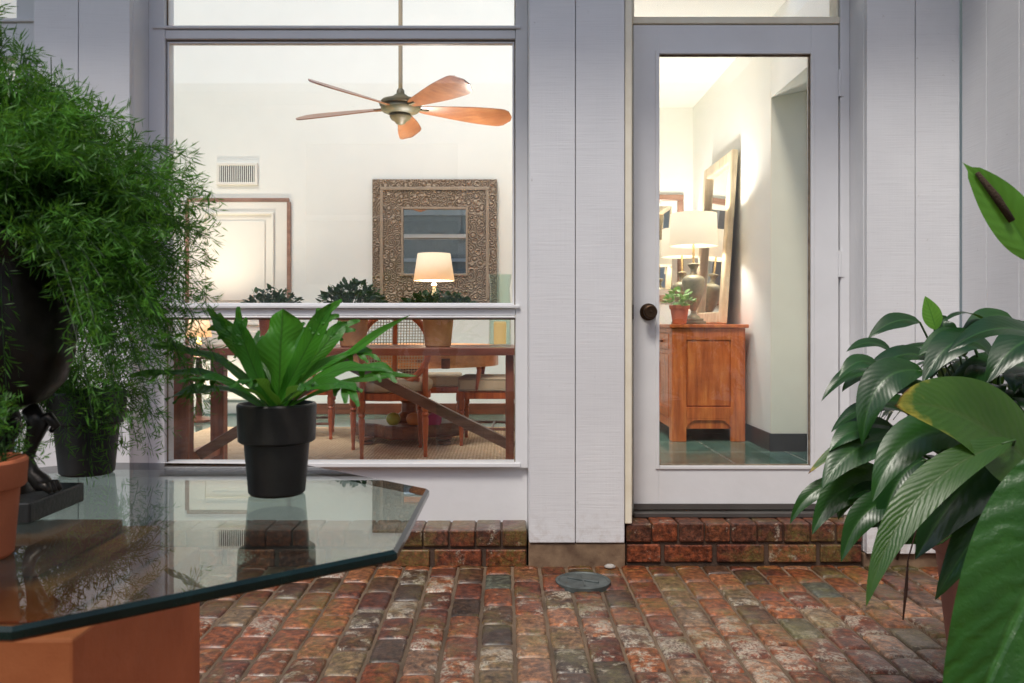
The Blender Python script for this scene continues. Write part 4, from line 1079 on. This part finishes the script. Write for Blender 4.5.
for a in (-8, 112, 232):
    d = Vector((math.cos(R(a)), math.sin(R(a)), 0)); m = MB(); b0 = Vector((uc.x, uc.y, 0)); z = uc.z+.03; s = d.cross(Vector((0, 0, 1)))
    m.tube([b0+d*.045+Vector((0, 0, BZ+.0)), b0+d*.062+Vector((0, 0, BZ-.022)), b0+d*.050+Vector((0, 0, z+.075)), b0+d*.042+Vector((0, 0, z+.05)), b0+d*.050+Vector((0, 0, z+.028)), b0+d*.066+Vector((0, 0, z+.014)), b0+d*.078+Vector((0, 0, z+.012))], [.012, .017, .010, .0085, .011, .014, .008], 12)
    for k in (-1, 0, 1): m.tube([b0+d*.066+s*k*.008+Vector((0, 0, z+.013)), b0+d*.080+s*k*.010+Vector((0, 0, z+.012)), b0+d*.088+s*k*.011+Vector((0, 0, z+.003))], [.006, .0075, .003], 8)
    m.tube([b0+d*.058+Vector((0, 0, BZ-.020)), b0+d*.078+Vector((0, 0, BZ-.014)), b0+d*.088+Vector((0, 0, BZ-.026)), b0+d*.080+Vector((0, 0, BZ-.034))], [.010, .009, .007, .004], 8)
    m.build('claw_foot', M['bronze'], ur, smooth=True)
m = MB(); cr = Vector((uc.x, uc.y, BZ+.235))
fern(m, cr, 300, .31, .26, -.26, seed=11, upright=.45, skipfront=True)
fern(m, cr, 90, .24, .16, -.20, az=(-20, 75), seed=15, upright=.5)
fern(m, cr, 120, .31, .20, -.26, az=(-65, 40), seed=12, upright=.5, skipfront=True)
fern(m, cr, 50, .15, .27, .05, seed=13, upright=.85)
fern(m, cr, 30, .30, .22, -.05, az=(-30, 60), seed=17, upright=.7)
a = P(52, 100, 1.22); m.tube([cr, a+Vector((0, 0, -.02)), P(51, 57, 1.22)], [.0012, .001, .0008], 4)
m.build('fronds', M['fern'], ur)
# small terracotta pot
c = Vector(((-25-VX)*.99/F, dn(.985), TT+.0008))
tp = potted('potted_fern', 'small orange clay pot with a tuft of fern in front of the urn', c, .059, .044, .118, .036, 'terra')
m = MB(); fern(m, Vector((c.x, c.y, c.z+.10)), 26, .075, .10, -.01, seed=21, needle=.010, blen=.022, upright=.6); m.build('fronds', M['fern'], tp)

# ------------------------------------------------------------------ peace lily
pc = Vector((1.20, dn(1.93), 0))
pl = thing('peace_lily', 'large leafy peace lily in a dull red clay pot by the right wall', 'potted plant', pc)
m = MB(); m.lathe([(.115, -.0), (.12, .004), (.165, .42), (.18, .425), (.185, .49), (.18, .495), (.17, .495), (.165, .46), (.001, .455)], (pc.x, pc.y, .001), 44)
m.build('pot', simple('dull_red_clay', (.34, .13, .085), .7, c2=(.22, .085, .06), nscale=8, bump=.3), pl, smooth='angle')
m = MB(); m.lathe([(.001, 0), (.16, 0), (.158, .008), (.001, .012)], (pc.x, pc.y, .462), 24); m.build('soil', M['soil'], pl, smooth=True)
m = MB(); st = MB(); crown = Vector((pc.x, pc.y, .47))
ell = lambda t: (math.sin(math.pi*min(1, t**.85))**.75)*(1-.32*t**3)+.0
def lily(a, b, e, w, hint=(0, -.55, .85), mi=0, br=0., fold=.28, wav=.03, rnd=None, n=16, stem=True):
    p0, p1, p2 = P(*a), P(*b), P(*e)
    leaf(m, p0, p1, p2, w, hint, n=n, nw=8, fold=fold, wav=wav, mi=mi, brown=br, prof=ell, rnd=rnd)
    if stem:
        c0 = crown+Vector((random.uniform(-.05, .05), random.uniform(-.05, .05), 0))
        md = c0.lerp(p0, .55)+Vector((0, 0, .07)); d_ = (p0-p1).normalized()
        st.tube([bez(c0, md, p0, i/8) for i in range(9)]+[bez(p0, p1, p2, .06)], [.0042-.0022*i/9 for i in range(10)], 6)
lily((1065, 500, 1.50), (975, 392, 1.46), (895, 405, 1.42), .18, (.05, -.85, .55), 1, .75, rnd=.35, fold=.14, n=24)
lily((985, 440, 1.55), (900, 405, 1.52), (872, 503, 1.48), .085, (-.2, -.75, .6), 0, .1, rnd=.7)
lily((1015, 440, 1.42), (898, 470, 1.38), (866, 607, 1.34), .066, (-.3, -.75, .55), 1, .35, rnd=.15, n=22)
lily((1150, 430, 1.10), (1030, 530, 1.08), (945, 800, 1.05), .19, (-.25, -1, .25), 2, .42, rnd=.6, fold=.22, n=34, wav=.045)
lily((1050, 430, 1.55), (985, 430, 1.50), (915, 560, 1.48), .15, (0, -.6, .8), 0, 0, rnd=.05)
lily((1045, 470, 1.50), (990, 500, 1.46), (935, 600, 1.5), .09, (-.3, -.6, .8), 0, 0, rnd=.15)
lily((885, 378, 1.90), (855, 350, 1.88), (821, 402, 1.86), .045, (.0, -.35, .9), 0, .1, rnd=.2)
lily((925, 372, 1.72), (868, 358, 1.70), (862, 446, 1.68), .08, (-.3, -.8, .5), 0, 0, rnd=.35)
lily((945, 365, 1.80), (895, 335, 1.78), (860, 388, 1.76), .06, (0, -.5, .8), 0, 0, rnd=.1)
lily((890, 376, 1.95), (858, 366, 1.93), (842, 392, 1.9), .04, (0, -.4, .9), 0, .2, rnd=.7)
lily((975, 348, 1.90), (925, 338, 1.88), (873, 360, 1.86), .045, (0, -.2, 1), 0, 0, rnd=.1)
lily((905, 412, 1.80), (862, 395, 1.79), (831, 432, 1.78), .05, (0, -.4, .9), 0, .1, rnd=.3)
lily((895, 428, 1.82), (845, 412, 1.80), (834, 462, 1.78), .065, (-.2, -.6, .8), 0, 0, rnd=.2)
lily((880, 440, 1.86), (843, 436, 1.85), (808, 474, 1.83), .035, (0, -.5, .8), 1, .9, rnd=.3)
lily((905, 440, 1.75), (846, 435, 1.73), (822, 490, 1.70), .078, (-.2, -.75, .6), 0, 0, rnd=.55)
lily((892, 486, 1.80), (836, 470, 1.78), (812, 535, 1.75), .072, (-.2, -.8, .5), 0, 0, rnd=.55)
lily((860, 482, 1.86), (808, 478, 1.85), (790, 524, 1.84), .042, (0, -.7, .6), 0, 0, rnd=.5)
lily((905, 500, 1.70), (858, 495, 1.68), (841, 562, 1.66), .060, (-.1, -.8, .5), 0, 0, rnd=.4)
lily((880, 470, 1.9), (850, 470, 1.88), (838, 520, 1.86), .075, (-.1, -.8, .5), 0, 0, rnd=.1)
lily((925, 460, 1.72), (890, 470, 1.7), (880, 540, 1.66), .07, (-.1, -.8, .5), 0, 0, rnd=.2)
lily((1010, 345, 1.80), (968, 296, 1.78), (944, 322, 1.76), .035, (0, -.2, 1), 0, 0, rnd=.1)
lily((1075, 362, 1.55), (1010, 300, 1.54), (948, 352, 1.52), .085, (0, -.45, .9), 0, 0, rnd=.05)
lily((1000, 362, 1.75), (955, 310, 1.73), (922, 385, 1.70), .085, (-.1, -.6, .8), 0, 0, rnd=.1)
lily((1085, 360, 1.7), (1030, 305, 1.68), (985, 385, 1.65), .110, (0, -.5, .85), 0, 0, rnd=.1)
lily((1040, 372, 1.8), (990, 350, 1.78), (945, 392, 1.75), .085, (0, -.5, .85), 0, 0, rnd=.2)
lily((960, 358, 1.85), (935, 318, 1.86), (948, 318, 1.87), .05, (-.3, -.8, .2), 0, 0, rnd=.15)
rn = random.Random(9)
for tx, ty in ((846, 352), (868, 338), (838, 378), (856, 408), (842, 440), (829, 452), (862, 462), (848, 500), (870, 520), (885, 545), (858, 530), (900, 470), (905, 430), (890, 395), (918, 356), (912, 530), (925, 500), (960, 335), (985, 330)):
    d_ = rn.uniform(1.72, 1.92); bx = rn.uniform(38, 58); by = rn.uniform(-8, 16)
    lily((tx+bx, ty-by-6, d_), (tx+bx*.55, ty-by-rn.uniform(14, 24), d_), (tx, ty, d_-.02), rn.uniform(.034, .055), (rn.uniform(-.3, .1), -.6, .75), 0, rn.choice((0, 0, .15, .4)), rnd=rn.uniform(0, .6), n=12)
rn = random.Random(44)
for i in range(170):
    a = rn.uniform(0, 6.28); el = rn.uniform(.05, 1); r0 = rn.uniform(.10, .26); zz = .56+.34*rn.random()
    p0 = crown+Vector((math.cos(a)*r0*.8, math.sin(a)*r0*.8, zz-.47-.0)); ln = rn.uniform(.08, .14)
    dv = Vector((math.cos(a), math.sin(a), 0)); p1 = p0+dv*ln*.6+Vector((0, 0, .03)); p2 = p0+dv*ln+Vector((0, 0, -rn.uniform(.02, .10)))
    leaf(m, p0, p1, p2, rn.uniform(.035, .06), dv*.4+Vector((0, 0, 1)), n=10, nw=6, fold=.28, wav=.04, prof=ell, rnd=rn.uniform(0, .3))
    st.tube([bez(crown, crown.lerp(p0, .5)+Vector((0, 0, .05)), p0, k/5) for k in range(6)], [.0035-.0016*k/5 for k in range(6)], 5)
m.build('leaves', [M['lily'], M['lily_pale'], M['lily_big']], pl, smooth=True)
st.build('stalks', M['stem'], pl, smooth=True)
# flower heads
m = MB()
a, b, e = P(1036, 262, 1.30), P(1006, 205, 1.29), P(962, 162, 1.29)
leaf(m, a, b, e, .076, (-.45, -1, .35), n=24, nw=10, fold=.35, wav=.02, rnd=.6, brown=.25, prof=lambda t: (math.sin(math.pi*min(1, t**.9))**.7*(1-.45*t*t)) if t < .9 else .5*(1-t)*3.0)
m.build('flower', M['spathe'], pl, smooth=True)
m = MB(); q_ = Vector((-.003, -.005, .001)); m.tube([P(1012, 222, 1.29)+q_, P(996, 198, 1.29)+q_, P(977, 174, 1.29)+q_], [.005, .0062, .0035], 12); m.build('spadix', M['spadix'], pl, smooth=True)
m = MB(); m.tube([bez(crown+Vector((.03, -.05, 0)), P(1120, 420, 1.45), a, i/10) for i in range(11)]+[b.lerp(a, .8)], .0032, 6)
a2, e2 = P(936, 330, 1.86), P(925, 296, 1.86); m.tube([crown, P(965, 395, 1.86), P(945, 352, 1.86), a2], .002, 6); m.build('flower_stalk', M['stem'], pl, smooth=True)
m = MB(); leaf(m, a2, (a2+e2)/2+Vector((.002, 0, 0)), e2, .044, (-.2, -1, .2), n=14, nw=6, fold=.3, rnd=1, prof=ell); m.build('flower', M['spathe'], pl, smooth=True)
m = MB(); m.tube([P(925, 470, 1.8), P(905, 520, 1.78), P(897, 560, 1.76)], [.002, .004, .003], 6); m.tube([P(930, 480, 1.7), P(908, 560, 1.68), P(906, 590, 1.67), P(903, 620, 1.66)], [.0012, .0015, .0035, .0015], 6)
m.build('dry_leaf', M['dry'], pl, smooth=True)

# ------------------------------------------------------------------ garden behind the viewer and an invented, unseen wing for the panes to mirror
def tree(x, y, h, r, label, seed):
    rn = random.Random(seed); t = thing('tree', label, 'tree', (x, y, 0), 'garden trees behind the patio')
    m = MB(); m.tube([(x, y, -.03), (x+.05, y, h*.35), (x-.05, y+.1, h*.8)], [.13, .10, .03], 10)
    for k in range(7):
        a = rn.uniform(0, 6.28); z = h*rn.uniform(.35, .7); m.tube([(x, y, z), (x+math.cos(a)*r*.4, y+math.sin(a)*r*.4, z+.35), (x+math.cos(a)*r*.8, y+math.sin(a)*r*.8, z+.6)], [.05, .03, .01], 6)
    m.build('trunk', M['bark'], t, smooth=True)
    m = MB(); cl = [(x+rn.gauss(0, r*.45), y+rn.gauss(0, r*.45), h*.68+rn.gauss(0, r*.42), r*rn.uniform(.25, .5)) for _ in range(22)]
    for _ in range(5200):
        c = rn.choice(cl); d = Vector((rn.gauss(0, 1), rn.gauss(0, 1), rn.gauss(0, 1))).normalized(); p = Vector(c[:3])+d*c[3]*rn.random()**.4
        q = Vector((rn.gauss(0, 1), rn.gauss(0, 1), rn.gauss(0, 1))).normalized()*.09; s = q.cross(d).normalized()*.035; dat = (.9, .4, rn.random(), 0)
        i = [m.vert(v_, dat) for v_ in (p, p+q*.5+s, p+q, p+q*.5-s)]; m.face(i)
    m.build('crown', M['hedge'], t)
tree(-6.4, -3.6, 3.8, 1.4, 'leafy garden tree to the left of the patio, beyond the lawn', 3)
tree(-7.6, -6.4, 4.4, 1.6, 'taller leafy garden tree beyond the end of the added opposite wing', 4)
wg = thing('added_wing', 'pale painted wing with one barred window on the far side of the courtyard', 'building', (-1.5, -8.7, 0))
WY = -8.6
m = MB()
m.box(-6, -3.0, WY-.2, WY, -.02, 4.2); m.box(-.6, 4.5, WY-.2, WY, -.02, 4.2); m.box(-3.0, -.6, WY-.2, WY, -.02, 1.5); m.box(-3.0, -.6, WY-.2, WY, 3.7, 4.2)
m.build('wall', M['trim'], wg)
m = MB(); m.box(-6.4, 4.9, WY-.6, WY+.7, 4.202, 4.32); m.build('roof', M['trim'], wg)
m = MB(); m.box(-3.05, -2.92, WY+.001, WY+.04, 1.45, 3.75); m.box(-.68, -.55, WY+.001, WY+.04, 1.45, 3.75); m.box(-2.919, -.681, WY+.001, WY+.04, 3.63, 3.75); m.box(-2.919, -.681, WY+.001, WY+.04, 1.45, 1.56); m.box(-2.919, -.681, WY-.04, WY+.02, 2.5, 2.58)
wf = m.build('window', M['trim'], wg)
m = MB(); m.box(-2.95, -.65, WY-.12, WY-.1, 1.52, 3.7); m.build('pane', simple('dull_window_pane', (.22, .26, .27), .15), wf)
# ------------------------------------------------------------------ light, sky, camera
SUN_EL, SUN_AZ = 58, 202          # azimuth clockwise from +Y
w = bpy.data.worlds.new('World'); scene.world = w; w.use_nodes = True
nt = w.node_tree; bg = nt.nodes['Background']
sky = nt.nodes.new('ShaderNodeTexSky'); sky.sky_type = 'NISHITA'; sky.sun_disc = False
sky.sun_elevation = R(SUN_EL); sky.sun_rotation = R(SUN_AZ); sky.air_density = 1.0; sky.dust_density = 2.5
nt.links.new(sky.outputs[0], bg.inputs[0]); bg.inputs[1].default_value = .125
sl_ = bpy.data.lights.new('sun', 'SUN'); sl_.energy = 1.5; sl_.angle = R(12); sl_.color = (1, .95, .87)
so = bpy.data.objects.new('sun', sl_); col.objects.link(so)
dv = Vector((math.sin(R(SUN_AZ))*math.cos(R(SUN_EL)), math.cos(R(SUN_AZ))*math.cos(R(SUN_EL)), math.sin(R(SUN_EL))))
so.rotation_euler = (-dv).to_track_quat('-Z', 'Y').to_euler()

cam = bpy.data.cameras.new('camera'); co = bpy.data.objects.new('camera', cam); col.objects.link(co)
co.location = (0, -CAMD, H); co.rotation_euler = (R(90), 0, 0)
cam.sensor_width = 36; cam.lens = F/1024*36
cam.shift_x = (512-VX)/1024; cam.shift_y = -(341.5-VY)/1024
cam.clip_start = .05; cam.clip_end = 300
cam.dof.use_dof = True; cam.dof.focus_distance = 3.1; cam.dof.aperture_fstop = 10
scene.camera = co
vs = scene.view_settings; vs.view_transform = 'Standard'; vs.look = 'None'; vs.exposure = 0.38; vs.gamma = 1; vs.use_curve_mapping = False
cy = scene.cycles; cy.use_denoising = True; cy.max_bounces = 10; cy.diffuse_bounces = 5; cy.glossy_bounces = 5; cy.transparent_max_bounces = 24; cy.transmission_bounces = 6
cy.sample_clamp_indirect = 6; cy.caustics_reflective = False; cy.caustics_refractive = False
for o in bpy.data.objects:
    if '_o' in o: del o['_o']
